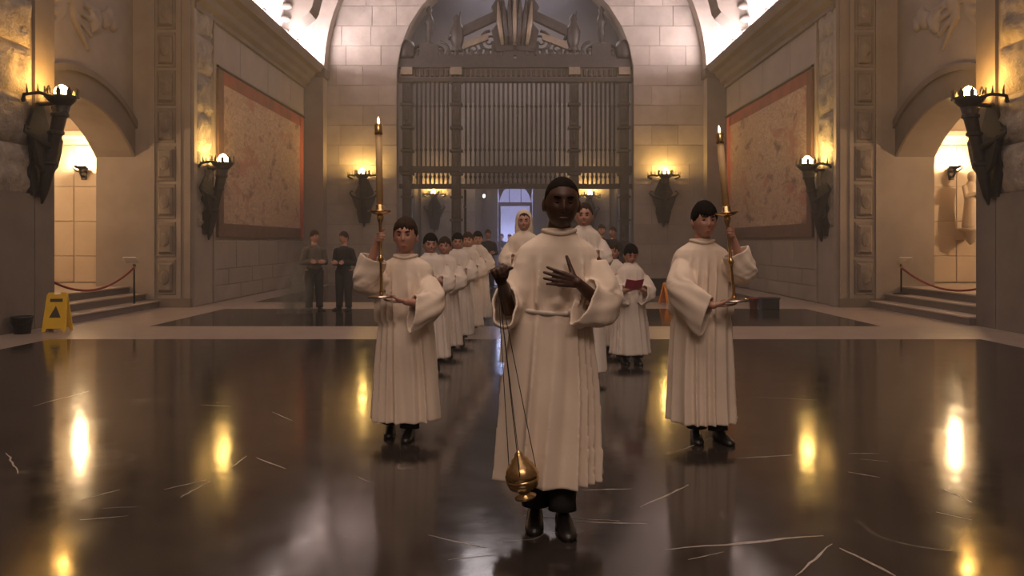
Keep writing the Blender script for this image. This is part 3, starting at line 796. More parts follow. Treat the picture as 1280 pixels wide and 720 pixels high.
# crest
cm = 'grille_iron'
def spiral(c, r0, turns, sd, th=.05, y=0):
    pts = []; rad = []
    n = 26
    for i in range(n + 1):
        t_ = i / n; a = turns * 2 * PI * t_ + PI / 2; r_ = r0 * (1 - .85 * t_)
        pts.append((c[0] + sd * r_ * math.cos(a), y, c[1] + r_ * math.sin(a))); rad.append(th * (1 - .5 * t_))
    return MB().tube(pts, rad, 7)
for sd in (-1, 1):
    X = lambda px: sd * abs(gx(px))
    MB().lathe([(.26, 0), (.30, .12), (.30, .40), (.24, .55), (.12, .62), (.0, .66)], (X(505), 0, gz(75)), 12).build('end_urn', cm, g, True)
    MB().lathe([(.16, 0), (.10, .1), (.13, .35), (.10, .55), (.16, .68), (.11, .85), (.06, 1.0), (.11, 1.10), (.0, 1.25)], (X(534), 0, gz(56)), 10).build('finial_figure', cm, g, True)
    MB().box(X(534) - .30, X(534) + .30, -.12, .12, gz(76), gz(56)).build('finial_base', cm, g)
    m = MB(); m.lathe([(.22, 0), (.14, .12), (.20, .30), (.24, .62), (.16, .80), (.10, .92), (.13, 1.05), (.0, 1.2)], (X(569), 0, gz(64)), 10)
    m.tube([(X(569) - .28, 0, gz(50)), (X(569) - .12, -.05, gz(38)), (X(569) + .05, 0, gz(30)), (X(569) + .1, 0, gz(14))], [.05, .07, .05, .015], 7)
    m.build('warrior_figure', cm, g, True)
    spiral((X(548), gz(64)), .30, 1.6, sd).build('scroll', cm, g, True)
    spiral((X(522), gz(66)), .22, 1.5, -sd).build('scroll', cm, g, True)
    spiral((X(590), gz(62)), .28, 1.5, sd).build('scroll', cm, g, True)
    spiral((X(610), gz(52)), .34, 1.7, -sd).build('scroll', cm, g, True)
    m = MB(); m.prism([(X(577), gz(45)), (X(577), gz(33)), (X(618), gz(14)), (X(618), gz(26))], 1, -.12, .12)
    m.build('raking_pediment', cm, g)
    m = MB(); m.prism([(X(577), gz(62)), (X(577), gz(54)), (X(608), gz(42)), (X(608), gz(50))], 1, -.10, .10)
    m.build('raking_moulding', 'grille_gilt', g)
    m = MB()
    m.prism([(X(640), gz(64)), (X(634), gz(20)), (X(622), gz(-6)), (X(612), gz(10)), (X(620), gz(30)), (X(612), gz(40)), (X(618), gz(66))], 1, -.16, .0)
    m.build('eagle_wing', cm, g)
    MB().box(*sorted((X(500), X(640))), -.1, .1, gz(76), gz(68)).build('crest_base', cm, g)
    for i in range(12):
        MB().ellipsoid((X(520 + i * 9.6), -.05, gz(67)), (.09, .08, .13), 8, 6).build('leaf_ornament', cm, g, True)
m = MB(); m.prism([(gx(628), gz(20)), (gx(655), gz(20)), (gx(655), gz(42)), (gx(641.5), gz(58)), (gx(628), gz(42))], 1, -.26, -.1)
m.build('shield', 'grille_iron', g)
MB().box(gx(612), gx(671), -.09, .09, gz(70), gz(52)).build('crest_plinth', cm, g)
for k in range(7):
    MB().tube([(gx(626 + k * 5), -.2, gz(58)), (gx(622 + k * 6.3), -.24, gz(30 - 6 * math.sin(PI * k / 6))), (gx(620 + k * 7), -.2, gz(4 - 10 * math.sin(PI * k / 6)))], [.06, .09, .02], 7).build('emblem_feather', 'grille_gilt' if k % 3 == 0 else cm, g, True)
MB().lathe([(.12, 0), (.2, .2), (.16, .5), (.10, .7), (.14, .85), (.0, 1.0)], (0, -.05, gz(18)), 10).build('eagle_head', cm, g, True)


# ------------------------------------------------------------------ people toolkit
def rot_to(yaw=0, pitch=0, roll=0):
    return Matrix.Rotation(yaw, 3, 'Z') @ Matrix.Rotation(pitch, 3, 'X') @ Matrix.Rotation(roll, 3, 'Y')

def gauss(x, s): return math.exp(-(x / s) ** 2)

def head_point(d, k=1.0):
    """d: unit direction (face looks to -y). returns surface point for a head 0.23 high (k grows it outwards)"""
    x, y, z = d
    rx, ry, rz = 0.076, 0.094, 0.117
    low = max(0.0, -z)
    rx *= 1 - 0.24 * low ** 1.6
    front = max(0.0, -y)
    px, py, pz = rx * x * k, ry * y * k, rz * z * k
    px *= 1 + 0.16 * max(0.0, z) * (1 - 0.35 * max(0.0, z)); py *= 1 + 0.10 * max(0.0, z)
    if y > 0 and z < 0: py *= 1 - 0.30 * low ** 1.3            # nape
    if y < 0:
        py += -0.010 * gauss(z + 0.78, 0.22) * front           # chin
        py += -0.004 * gauss(z - 0.34, 0.14) * front           # brow
        ax = abs(x)
        py += 0.012 * gauss(ax - 0.36, 0.17) * gauss(z - 0.10, 0.13)         # eye sockets
        py += -0.005 * gauss(ax - 0.48, 0.2) * gauss(z + 0.18, 0.2)          # cheeks
        nb = gauss(x, 0.12 + 0.10 * max(0, -z))
        nz = max(0.0, min(1.0, (0.22 - z) / 0.42)) if z > -0.20 else max(0.0, 1 - (-0.20 - z) / 0.10)
        py += -0.024 * nb * nz                                               # nose
        py += -0.006 * gauss(x, 0.27) * (gauss(z + 0.43, 0.07) + gauss(z + 0.56, 0.07))
        py += 0.006 * gauss(x, 0.30) * gauss(z + 0.495, 0.03)                # mouth line
    return Vector((px, py, pz))

def dir_grid(seg, rings):
    out = []
    for i in range(rings + 1):
        a = -PI / 2 + PI * i / rings
        c = max(math.cos(a), 1e-3)
        out.append([(c * math.cos(2 * PI * k / seg), c * math.sin(2 * PI * k / seg), math.sin(a)) for k in range(seg)])
    return out

def add_head(mb, c, M, sc=1.0, seg=56, rings=44):
    c = Vector(c)
    mb.loft([[M @ (head_point(d) * sc) + c for d in ring] for ring in dir_grid(seg, rings)])
    for sd in (-1, 1):
        mb.ellipsoid(M @ Vector((sd * 0.077 * sc, 0.008 * sc, -0.012 * sc)) + c, (0.010 * sc, 0.020 * sc, 0.031 * sc), 10, 8, M @ Matrix.Rotation(sd * 0.35, 3, 'Z'))

def hair_mesh(c, M, sc, style, seed=1):
    c = Vector(c); R = []
    crop = style == 'crop'
    for ring in dir_grid(72, 48):
        row = []
        for d in ring:
            x, y, z = d
            az = math.atan2(x, -y)
            jag = noise.noise(Vector((az * 4.5, seed, 0))) * .16 + noise.noise(Vector((az * 11, seed, 5))) * .10
            if y < 0:
                f = min(1, -y * 1.3)
                hl = {'crop': 0.64, 'fringe': 0.46, 'fringe_low': 0.33, 'back': 0.60}[style] * f + (1 - f) * (-0.16 if abs(x) > .8 else .05)
                hl += jag * (.15 if crop else 1.5)
            else:
                hl = -0.12 - 0.55 * min(1, y * 1.4) + jag * .4
            t = max(0.0, min(1.0, (z - hl) / (0.10 if crop else .30) + (.4 if crop else .25)))
            t = 1 - (1 - t) ** 2
            thick = {'crop': 0.010, 'fringe': 0.085, 'fringe_low': 0.095, 'back': 0.05}[style] * (1 + (0.55 * max(0, z) if not crop else 0))
            lock = 0.035 * noise.noise(Vector((az * 7 + z * 3, z * 2.5, seed))) + 0.02 * noise.noise(Vector((az * 16 - z * 4, z * 3, seed + 4)))
            k = 0.95 + t * (0.05 + thick + (lock * (.4 + .6 * t) if not crop else lock * .12))
            row.append(M @ (head_point(d, k) * sc) + c)
        R.append(row)
    return MB().loft(R)

def face_parts(root, c, M, sc, lip, brow):
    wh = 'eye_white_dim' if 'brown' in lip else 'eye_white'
    c = Vector(c)
    for sd in (-1, 1):
        e = Vector((sd * 0.029, -0.0775, 0.010))
        m = MB().ellipsoid(M @ (e * sc) + c, (0.0120 * sc, 0.009 * sc, 0.0046 * sc), 12, 8, M)
        eo = m.build('eye', wh, root, True)
        m = MB().ellipsoid(M @ (Vector((sd * 0.029, -0.0850, 0.0098)) * sc) + c, (0.0058 * sc, 0.0032 * sc, 0.0050 * sc), 10, 6, M)
        m.build('iris', 'eye_iris', eo, True)
        pts = [M @ (Vector((sd * (0.014 + 0.030 * t), -0.0925 + 0.012 * t * t, 0.0285 + 0.005 * math.sin(PI * t * .8))) * sc) + c for t in (0, .25, .5, .75, 1)]
        MB().tube(pts, [0.0028 * sc, 0.004 * sc, 0.004 * sc, 0.0032 * sc, 0.0015 * sc], 6).build('eyebrow', brow, root, True)
    pts = [M @ (Vector((x, -0.1005 + 6.5 * x * x, -0.0585 + 2.0 * x * x)) * sc) + c for x in (-.022, -.014, -.006, 0, .006, .014, .022)]
    MB().tube(pts, [r * sc for r in (.001, .0036, .0052, .0050, .0052, .0036, .001)], 8).build('lips', lip, root, True)

def add_hand(mb, wrist, d, n, s, curl=(20, 25, 20), sc=1.0, thumb=(0.5, 0.35), spread=0.10):
    """wrist point, finger direction d, palm facing n, thumb side s"""
    W = Vector(wrist); d = Vector(d).normalized(); n = Vector(n); n = (n - d * n.dot(d)).normalized()
    s0 = Vector(s); s = (s0 - d * s0.dot(d) - n * s0.dot(n)).normalized()
    offs = [0.029, 0.0095, -0.0095, -0.027]
    lens = [0.068, 0.076, 0.071, 0.055]
    rad = [0.0088, 0.0092, 0.0088, 0.0078]
    for o, L, r in zip(offs, lens, rad):
        base = W + (d * 0.083 + s * o) * sc - n * abs(o) * 0.05
        mb.capsule(W + (d * 0.008 + s * o * 0.55) * sc, base, 0.013 * sc, 0.0108 * sc, 10)
        fd = (d + s * (o / 0.03) * spread).normalized()
        p = base; ang = 0
        for q, fr in enumerate((0.46, 0.30, 0.24)):
            ang += math.radians(curl[q])
            v = fd * math.cos(ang) + n * math.sin(ang)
            p2 = p + v * L * fr * sc * 1.0
            mb.capsule(p, p2, r * sc * (1 - 0.07 * q), r * sc * (1 - 0.07 * (q + 1)), 10)
            p = p2
    # thumb leaves the side of the palm near its base
    t0 = W + (d * 0.022 + s * 0.022 + n * 0.006) * sc
    v1 = (d * math.cos(thumb[0]) + s * math.sin(thumb[0]) + n * 0.25).normalized()
    t1 = t0 + v1 * 0.042 * sc
    v2 = (v1 + n * thumb[1]).normalized(); t2 = t1 + v2 * 0.032 * sc
    v3 = (v2 + n * thumb[1] * 0.7).normalized(); t3 = t2 + v3 * 0.024 * sc
    mb.capsule(t0, t1, 0.0145 * sc, 0.0115 * sc, 10); mb.capsule(t1, t2, 0.0112 * sc, 0.0098 * sc, 10); mb.capsule(t2, t3, 0.0096 * sc, 0.0078 * sc, 10)

def bez(a, b, c, n):
    """smooth path a -> b -> c bending at b"""
    a, b, c = Vector(a), Vector(b), Vector(c)
    out = []
    for i in range(n + 1):
        t = i / n
        k = 0.16
        if t < 0.5 - k: p = a.lerp(b, t / 0.5)
        elif t > 0.5 + k: p = b.lerp(c, (t - 0.5) / 0.5)
        else:
            p0 = a.lerp(b, (0.5 - k) / 0.5); p1 = b.lerp(c, k / 0.5); u = (t - 0.5 + k) / (2 * k)
            p = p0 * (1 - u) ** 2 + b * 2 * u * (1 - u) + p1 * u * u
        out.append(p)
    return out

def add_sleeve(mb, sh, el, wr, r0=0.075, r1=0.085, cw=0.07, ch=0.12, droop=0.6, seg=36, n=18, seed=0, th=0.011):
    """wide hanging sleeve, a thick open shell"""
    path = bez(sh, el, wr, n)
    outer, inner = [], []
    for i, p in enumerate(path):
        t = i / n
        T = (path[min(i + 1, n)] - path[max(i - 1, 0)]).normalized()
        U = Vector((0, 0, 1)); U = U - T * U.dot(T)
        if U.length < 0.35:
            U = U + Vector((0, 1, 0)) * 0.35; U = U - T * U.dot(T)
        U.normalize(); S = T.cross(U)
        e = max(0.0, (t - 0.35) / 0.65); e = e * e * (3 - 2 * e)
        rr = r0 * (.72 + .28 * min(1, t / .3)) * (1 - t) + r1 * t
        rr = rr if t < .5 else (r0 + r1) / 2
        a = rr * (1 - e) + cw * e
        b = rr * (1 - e) + ch * e
        ctr = p - Vector((0, 0, 1)) * (max(0, b - 0.055) * droop * e)
        ro, ri = [], []
        for k in range(seg):
            an = 2 * PI * k / seg
            f = 1 + (0.05 * math.sin(an * 5 + seed + t * 3) + 0.035 * math.sin(an * 8 + seed * 2 - t * 5) + 0.03 * math.sin(t * 22 + an * 2 + seed)) * min(1, .3 + t)
            cs, sn = math.cos(an), math.sin(an)
            q = S * a * cs * f + U * b * sn * f
            ro.append(ctr + q)
            ri.append(ctr + S * max(a * f - th, .01) * cs + U * max(b * f - th, .01) * sn)
        outer.append(ro); inner.append(ri)
    cut = int(n * 0.45)
    mb.loft(outer + [inner[k] for k in range(n, cut, -1)])

def add_robe(mb, levels, seed=0, nf=15, seg=160, lean=None, hollow=0.35):
    """levels: (z, cx, cy, rx, ry, foldamp, squareness)"""
    rnd = random.Random(seed)
    ph = [rnd.uniform(0, 6.28) for _ in range(6)]
    zs = [l[0] for l in levels]
    def lerp_level(z):
        for i in range(len(levels) - 1):
            if zs[i] >= z >= zs[i + 1]:
                t = (zs[i] - z) / (zs[i] - zs[i + 1]); t2 = t * t * (3 - 2 * t)
                return [levels[i][j] * (1 - t) + levels[i + 1][j] * t if j in (1, 2, 3, 4) else levels[i][j] * (1 - t2) + levels[i + 1][j] * t2 for j in range(7)]
        return list(levels[-1])
    def ring(z, inset=0.0):
        _, cx, cy, rx, ry, fa, sq = lerp_level(z)
        out = []
        for k in range(seg):
            a = 2 * PI * k / seg
            cs, sn = math.cos(a), math.sin(a)
            e = 2 / sq
            x = abs(cs) ** e * (1 if cs >= 0 else -1); y = abs(sn) ** e * (1 if sn >= 0 else -1)
            w = a + 0.22 * math.sin(2 * a + ph[0]) + 0.10 * math.sin(5 * a + ph[1]) + 0.12 * math.sin(z * 2.2 + ph[2])
            f1 = (1 - abs(math.sin(nf * w / 2 + ph[3]))) ** 0.9 * 2 - 0.75
            f2 = math.sin((nf + 6) * w + ph[4] + z * 1.5) * 0.28 + math.sin(4 * w + ph[5]) * 0.35
            f = fa * (f1 + f2)
            out.append(Vector((cx + x * (rx + f - inset), cy + y * (ry + f - inset), z)))
        return out
    top, bot = zs[0], zs[-1]
    n = 64
    rings = [ring(top + (bot - top) * i / n) for i in range(n + 1)]
    inn = [ring(bot + hollow * t, 0.024 + 0.02 * t) for t in (0, .3, .65, 1.0)]
    mb.loft(rings + inn)

def robe_levels(cx, cy, neck, sh, W, hem, rx, ry, waist=None, wcin=0.0, hx=0.0, hy=0.0, D=0.115, fold=0.02, lean=0.0):
    """standard alb outline. neck: z of collar top, sh: shoulder z, W: half width at the shoulders"""
    zw = waist if waist else hem + (sh - hem) * 0.62
    return [(neck, cx + lean, cy - .004, .066, .068, 0, 2), (neck - .018, cx + lean, cy - .002, .074, .074, 0, 2), (neck - .030, cx + lean * .9, cy, .092, .082, 0, 2),
            (sh + .045, cx + lean * .8, cy, W * .66, D * .80, 0.001, 2.1), (sh + .018, cx + lean * .75, cy, W * .86, D * .90, 0.0015, 2.15), (sh - .02, cx + lean * .7, cy, W * .97, D * .96, 0.002, 2.2), (sh - .07, cx + lean * .6, cy, W * 1.0, D * 1.02, .009, 2.3),
            (sh - .16, cx + lean * .4, cy, W * .99, D * 1.12, .021, 2.3), (zw + .035, cx, cy, W * (1.0 - wcin * .8), D * (1.2 - wcin * .7), .022, 2.2), (zw, cx, cy, W * (.96 - wcin * 1.5), D * (1.16 - wcin * 1.4), .007, 2.2),
            (zw - .05, cx, cy, W * (1.0 - wcin * .7), D * (1.22 - wcin * .6), .010, 2.2), ((zw + hem) / 2, cx + hx * .4, cy + hy * .4, W * .45 + rx * .55, D * .6 + ry * .5, fold * .75, 2.15), (hem, cx + hx, cy + hy, rx, ry, fold, 2.1)]

def add_shoe(root, heel, yaw, L=0.25, mat='shoe_leather'):
    M = Matrix.Rotation(yaw, 3, 'Z'); heel = Vector(heel)
    rings = []
    for t, w, h in ((0, .5, .55), (.06, .8, .95), (.22, .92, 1.0), (.40, .9, .95), (.6, 1.0, .68), (.8, 1.02, .52), (.94, .75, .42), (1.0, .35, .3)):
        row = []
        for k in range(14):
            a = 2 * PI * k / 14
            z = max(math.sin(a), -0.55) * .5 + .275
            row.append(heel + M @ Vector((math.cos(a) * .042 * w * L / .25, -t * L, max(0, z * 1.18) * .085 * h)))
        rings.append(row)
    o = MB().loft(rings).build('shoe', mat, root, True)
    return o

def add_trouser(root, hip, ank, mat='dark_cloth', r0=.075, r1=.062):
    MB().tube([Vector(hip), Vector(hip).lerp(Vector(ank), .5), Vector(hip).lerp(Vector(ank), .9), Vector(ank)], [r0, (r0 + r1) / 2, r1, r1 * 1.05], 16).build('trouser_leg', mat, root, True)

def person(base, spec):
    """all spec points are in the person's own frame (face towards -y, feet at z = 0)"""
    r = empty('person', base, spec.get('rz', 0))
    sk = spec['skin']; sc = spec.get('head_sc', 1.0)
    hc = Vector(spec['head']); M = rot_to(*spec.get('look', (0, 0, 0)))
    neck_z = spec['neck']; shz = spec['sh']; W = spec['W']
    cx, cy = spec.get('c', (0, 0))
    mb = MB()
    add_head(mb, hc, M, sc, *((56, 44) if spec.get('fine') else (36, 28)))
    nb = Vector((cx + spec.get('lean', 0), cy + .012, neck_z - .06))
    mb.capsule(hc + M @ Vector((0, .018, -.06)) * sc, nb, .050 * sc, .058 * sc, 14)
    mb.capsule((cx, cy, shz - .05), (cx, cy, shz - .35), .085, .085, 14)
    mb.capsule((cx, cy, shz - .35), (cx, cy, spec.get('hip', shz * .62)), .085, .10, 14)
    mb.capsule((cx - W * .55, cy, shz - .07), (cx + W * .55, cy, shz - .07), .05, .05, 12)
    for arm in spec['arms']:
        sh, el, wr = (Vector(p) for p in arm['p'])
        mb.capsule((cx, cy, shz - .08), sh, .05, .045, 12)
        mb.capsule(sh, el, .042, .035, 12); mb.capsule(el, wr, .034, .023, 12)
        hd = arm['hand']
        add_hand(mb, wr, hd['d'], hd['n'], hd['s'], hd.get('curl', (20, 25, 20)), hd.get('sc', .95), hd.get('thumb', (.6, .35)), hd.get('spread', .1))
    for lg in spec['legs']:
        mb.capsule((lg['hip'][0], lg['hip'][1], spec.get('hip', shz * .62)), lg['knee'], .075, .05, 12)
        mb.capsule(lg['knee'], lg['ank'], .05, .034, 12)
    me = remeshed(mb, 'body', spec.get('vox', .008), 2 if spec.get('vox', .008) < .006 else 1, .4)
    link('body', me, sk, r)
    if spec.get('hair'):
        hair_mesh(hc, M, sc, spec['hair'][0], spec.get('seed', 1)).build('hair', spec['hair'][1], r, True)
    if spec.get('fine', False) or spec.get('face', True):
        face_parts(r, hc, M, sc, 'lip_brown' if 'brown' in sk else 'lip_fair', spec['hair'][1] if spec.get('hair') else 'hair_brown')
    if spec.get('robe'):
        mb = MB()
        add_robe(mb, robe_levels(cx, cy, neck_z, shz, W, **spec['robe']), seed=spec.get('seed', 1))
        for i, arm in enumerate(spec['arms']):
            sl = arm['sleeve']
            sh, el, wr = (Vector(p) for p in arm['p'])
            add_sleeve(mb, sh, el, el.lerp(wr, sl.get('end', .8)), sl.get('r0', .075), sl.get('r1', .085), sl.get('cw', .065), sl.get('ch', .12), sl.get('droop', .7), seed=spec.get('seed', 1) + i * 2.3)
        me = remeshed(mb, 'alb', spec.get('rvox', .007), 2, .5)
        link('alb', me, spec.get('cloth', 'alb_cloth'), r)
    if spec.get('fine'):
        ln = spec['robe'].get('lean', 0)
        pts = [(cx + ln + math.cos(a) * (.073 + .006 * abs(math.sin(a))), cy - .004 + math.sin(a) * .076 - .006, neck_z - .012 - .016 * max(0, -math.sin(a)) ** 3) for a in [2 * PI * k / 36 for k in range(37)]]
        MB().tube(pts, .0105, 10).build('collar', spec.get('cloth', 'alb_cloth'), r, True)
    for lg in spec['legs']:
        if spec.get('trousers', True):
            add_trouser(r, lg['knee'] if spec.get('robe') else (lg['hip'][0], lg['hip'][1], spec.get('hip', shz * .62)), Vector(lg['ank']) + Vector((0, 0, -.02)))
        a = Vector(lg['ank'])
        add_shoe(r, (a.x, a.y + .06, 0), lg.get('yaw', 0), lg.get('L', .24))
    return r

# ------------------------------------------------------------------ the censer bearer (nearest)
B0 = Vector((0.17, 3.75, 0))
def rel(B, *p): return tuple(Vector(p) - B)
def PR(B, px, py, d): return tuple(P(px, py, d) - B)
spec = dict(
    skin='skin_brown', fine=True, vox=.0045, head=PR(B0, 702, 254, 3.70), head_sc=1.04, look=(.05, .10, .03), hair=('crop', 'hair_black'), seed=3,
    neck=1.368, sh=1.265, W=.198, lean=.03, hip=.85,
    arms=[dict(p=[PR(B0, 662, 330, 3.74), PR(B0, 636, 386, 3.70), PR(B0, 627, 352, 3.47)],
               hand=dict(d=(-.15, -.45, .55), n=(.35, -.6, -.4), s=(.9, -.1, .2), curl=(62, 75, 45), thumb=(.35, .6)),
               sleeve=dict(r0=.085, r1=.085, cw=.058, ch=.115, end=.62, droop=.9)),
          dict(p=[PR(B0, 742, 330, 3.74), PR(B0, 757, 385, 3.68), PR(B0, 722, 353, 3.555)],
               hand=dict(d=(-.97, -.05, .20), n=(.05, 1, 0), s=(.2, 0, 1), curl=(7, 9, 6), thumb=(1.05, -.05), spread=.17, sc=.98),
               sleeve=dict(r0=.09, r1=.095, cw=.055, ch=.125, end=.82, droop=.85))],
    legs=[dict(hip=(-.07, 0), knee=(-.07, -.02, .46), ank=(-.075, -.03, .10), yaw=-.05, L=.25), dict(hip=(.07, 0), knee=(.05, -.06, .46), ank=(.045, -.10, .10), yaw=.08, L=.25)],
    robe=dict(hem=.205, rx=.235, ry=.205, waist=.985, wcin=.10, hx=-.015, hy=-.02, fold=.026, lean=.035))
p0 = person(B0, spec)
tag(p0, 'person in cream alb and waist cord swinging a brass censer, hand on chest', 'person')
# waist cord
pts = []
for k in range(41):
    a = 2 * PI * k / 40
    pts.append((math.cos(a) * .172, math.sin(a) * .128 - .0, .985 + .008 * math.sin(a * 2 + 1)))
co = MB().tube(pts, .0095, 8).build('waist_cord', 'cord_cloth', p0, True)
MB().ellipsoid((.085, -.126, .985), (.018, .014, .017), 10, 8).build('cord_knot', 'cord_cloth', co, True)
# the censer
cb = P(653, 597, 3.42)
c0 = empty('censer', (cb.x, cb.y, cb.z)); CS = 1.2
tag(c0, 'brass censer hanging on thin chains before the cream alb', 'censer')
tilt = Matrix.Rotation(math.radians(-9), 3, 'Y') @ Matrix.Diagonal((1.2, 1.2, 1.2))
MB().lathe([(.0, -.075), (.036, -.075), (.040, -.066), (.020, -.058), (.022, -.050), (.050, -.035), (.060, -.012), (.058, .0)], (0, 0, 0), 20, tilt).build('bowl', 'brass', c0, True)
li = MB().lathe([(.060, .0), (.061, .010), (.054, .030), (.046, .045), (.034, .056), (.030, .066), (.018, .076), (.014, .088), (.006, .096), (.0, .10)], (0, 0, 0), 20, tilt).build('lid', 'brass', c0, True)
hp = Vector(P(622, 347, 3.44)) - cb
for k in range(3):
    a = 2 * PI * k / 3 + .4
    st = tilt @ Vector((math.cos(a) * .058, math.sin(a) * .058, .004))
    MB().tube([st, st.lerp(hp, .3) + Vector((0, 0, -.004)), st.lerp(hp, .6), hp + Vector((0, 0, 0))], .0019, 6).build('chain', 'iron', c0, True)
MB().tube([tilt @ Vector((0, 0, .1)), hp], .0016, 6).build('lid_chain', 'iron', c0, True)

# ------------------------------------------------------------------ candlesticks
def candlestick(name, foot, top, label, zp):
    """foot/top: base of dish and tip of candle cap; zp = distance foot->drip pan"""
    foot = Vector(foot); top = Vector(top)
    ax = (top - foot); Lg = ax.length; ax.normalize()
    M = ax.to_track_quat('Z', 'Y').to_matrix()
    r = empty(name, foot); tag(r, label, 'candlestick', 'processional candlesticks')
    MB().lathe([(.0, 0), (.085, 0), (.09, .006), (.082, .014), (.045, .018), (.022, .026)], (0, 0, 0), 24, M).build('base_dish', 'silver_dish', r, True)
    MB().lathe([(.016, .02), (.011, .05), (.009, zp * .40), (.014, zp * .42), (.022, zp * .45), (.014, zp * .48), (.010, zp * .5), (.010, zp * .86), (.018, zp * .9), (.024, zp * .94), (.016, zp * .97)], (0, 0, 0), 16, M).build('stem', 'brass', r, True)
    MB().lathe([(.014, zp * .965), (.04, zp * .975), (.070, zp), (.072, zp + .008), (.03, zp + .008), (.026, zp + .045), (.02, zp + .045)], (0, 0, 0), 20, M).build('drip_pan', 'brass', r, True)
    MB().lathe([(.021, zp + .02), (.021, Lg - .075)], (0, 0, 0), 16, M).build('candle', 'candle_wax', r, True)
    MB().lathe([(.022, Lg - .085), (.027, Lg - .08), (.024, Lg - .06), (.026, Lg - .02), (.020, Lg - .015), (.006, Lg - .012)], (0, 0, 0), 14, M).build('candle_cap', 'brass', r, True)
    MB().lathe([(.002, Lg - .016), (.008, Lg - .002), (.006, Lg + .014), (.0, Lg + .032)], (0, 0, 0), 10, M).build('flame', 'flame', r, True)
    return r

# ------------------------------------------------------------------ candle bearer in front of the tapestry with bystanders (brown fringe)
B1 = Vector((-0.745, 5.37, 0))
ST1 = P(477, 372, 5.08); TP1 = P(473, 152, 5.08)
candlestick('candlestick', ST1, TP1, 'tall brass candlestick standing upright, burning candle, held in front of the line of robed people', .545)
gp = P(478, 296, 5.08)
spec = dict(
    skin='skin_fair', fine=True, vox=.0045, head=PR(B1, 507, 295, 5.33), head_sc=.98, look=(-.04, .04, 0), hair=('fringe', 'hair_brown'), seed=5,
    neck=1.225, sh=1.135, W=.19, hip=.75, c=(.01, 0),
    arms=[dict(p=[PR(B1, 484, 352, 5.35), PR(B1, 454, 354, 5.20), tuple(gp - B1 + Vector((-.034, .075, -.012)))],
               hand=dict(d=(.05, -1, .12), n=(1, .05, 0), s=(0, .12, 1), curl=(40, 62, 50), thumb=(.5, .5), sc=.86, spread=.02),
               sleeve=dict(r0=.088, r1=.092, cw=.072, ch=.095, end=.70, droop=.9)),
          dict(p=[PR(B1, 534, 352, 5.35), PR(B1, 541, 382, 5.22), PR(B1, 507, 377, 5.08)],
               hand=dict(d=(-1, -.1, .02), n=(0, .1, 1), s=(0, -1, .1), curl=(4, 8, 10), thumb=(.45, .25), sc=.86, spread=.03),
               sleeve=dict(r0=.09, r1=.10, cw=.048, ch=.125, end=.80, droop=1.0))],
    legs=[dict(hip=(-.07, 0), knee=(-.09, .02, .42), ank=(-.105, .08, .10), L=.22, yaw=.05), dict(hip=(.07, 0), knee=(.06, -.04, .42), ank=(.045, -.06, .09), L=.22, yaw=-.05)],
    robe=dict(hem=.125, rx=.225, ry=.185, hx=-.0, hy=-.02, fold=.022))
p1 = person(B1, spec)
tag(p1, 'person in white alb with one hand high on the upright lit candlestick', 'person')

# ------------------------------------------------------------------ the other candle bearer (low dark fringe)
B2 = Vector((1.245, 5.30, 0))
ST2 = P(919, 377, 5.02); TP2 = P(899, 163, 5.02)
ST2b = P(918, 377, 5.02)
candlestick('candlestick', ST2b, TP2, 'tall brass candlestick leaning sideways, burning candle, held before the tapestry', .555)
gp = P(911, 290, 5.02)
spec = dict(
    skin='skin_fair', fine=True, vox=.0045, head=PR(B2, 880, 276, 5.26), head_sc=1.0, look=(.10, .08, 0), hair=('fringe_low', 'hair_black'), seed=9,
    neck=1.325, sh=1.23, W=.19, hip=.8, c=(-.01, 0),
    arms=[dict(p=[PR(B2, 904, 330, 5.28), PR(B2, 932, 342, 5.14), tuple(gp - B2 + Vector((.034, .075, -.012)))],
               hand=dict(d=(-.05, -1, .12), n=(-1, .05, 0), s=(0, .12, 1), curl=(40, 62, 50), thumb=(.5, .5), sc=.88, spread=.02),
               sleeve=dict(r0=.088, r1=.092, cw=.072, ch=.095, end=.70, droop=.9)),
          dict(p=[PR(B2, 854, 330, 5.28), PR(B2, 850, 366, 5.16), PR(B2, 892, 382, 5.02)],
               hand=dict(d=(1, -.1, .02), n=(0, .1, 1), s=(0, -1, .1), curl=(4, 8, 10), thumb=(.45, .25), sc=.88, spread=.03),
               sleeve=dict(r0=.09, r1=.105, cw=.048, ch=.14, end=.82, droop=1.0))],
    legs=[dict(hip=(-.07, 0), knee=(-.05, -.03, .44), ank=(-.05, -.03, .10), L=.23, yaw=-.1), dict(hip=(.07, 0), knee=(.07, -.02, .44), ank=(.085, -.05, .09), L=.23, yaw=.22)],
    robe=dict(hem=.125, rx=.205, ry=.18, hx=-.005, hy=-.02, fold=.022))
p2 = person(B2, spec)
tag(p2, 'person in white alb steadying the leaning lit candlestick with both hands', 'person')

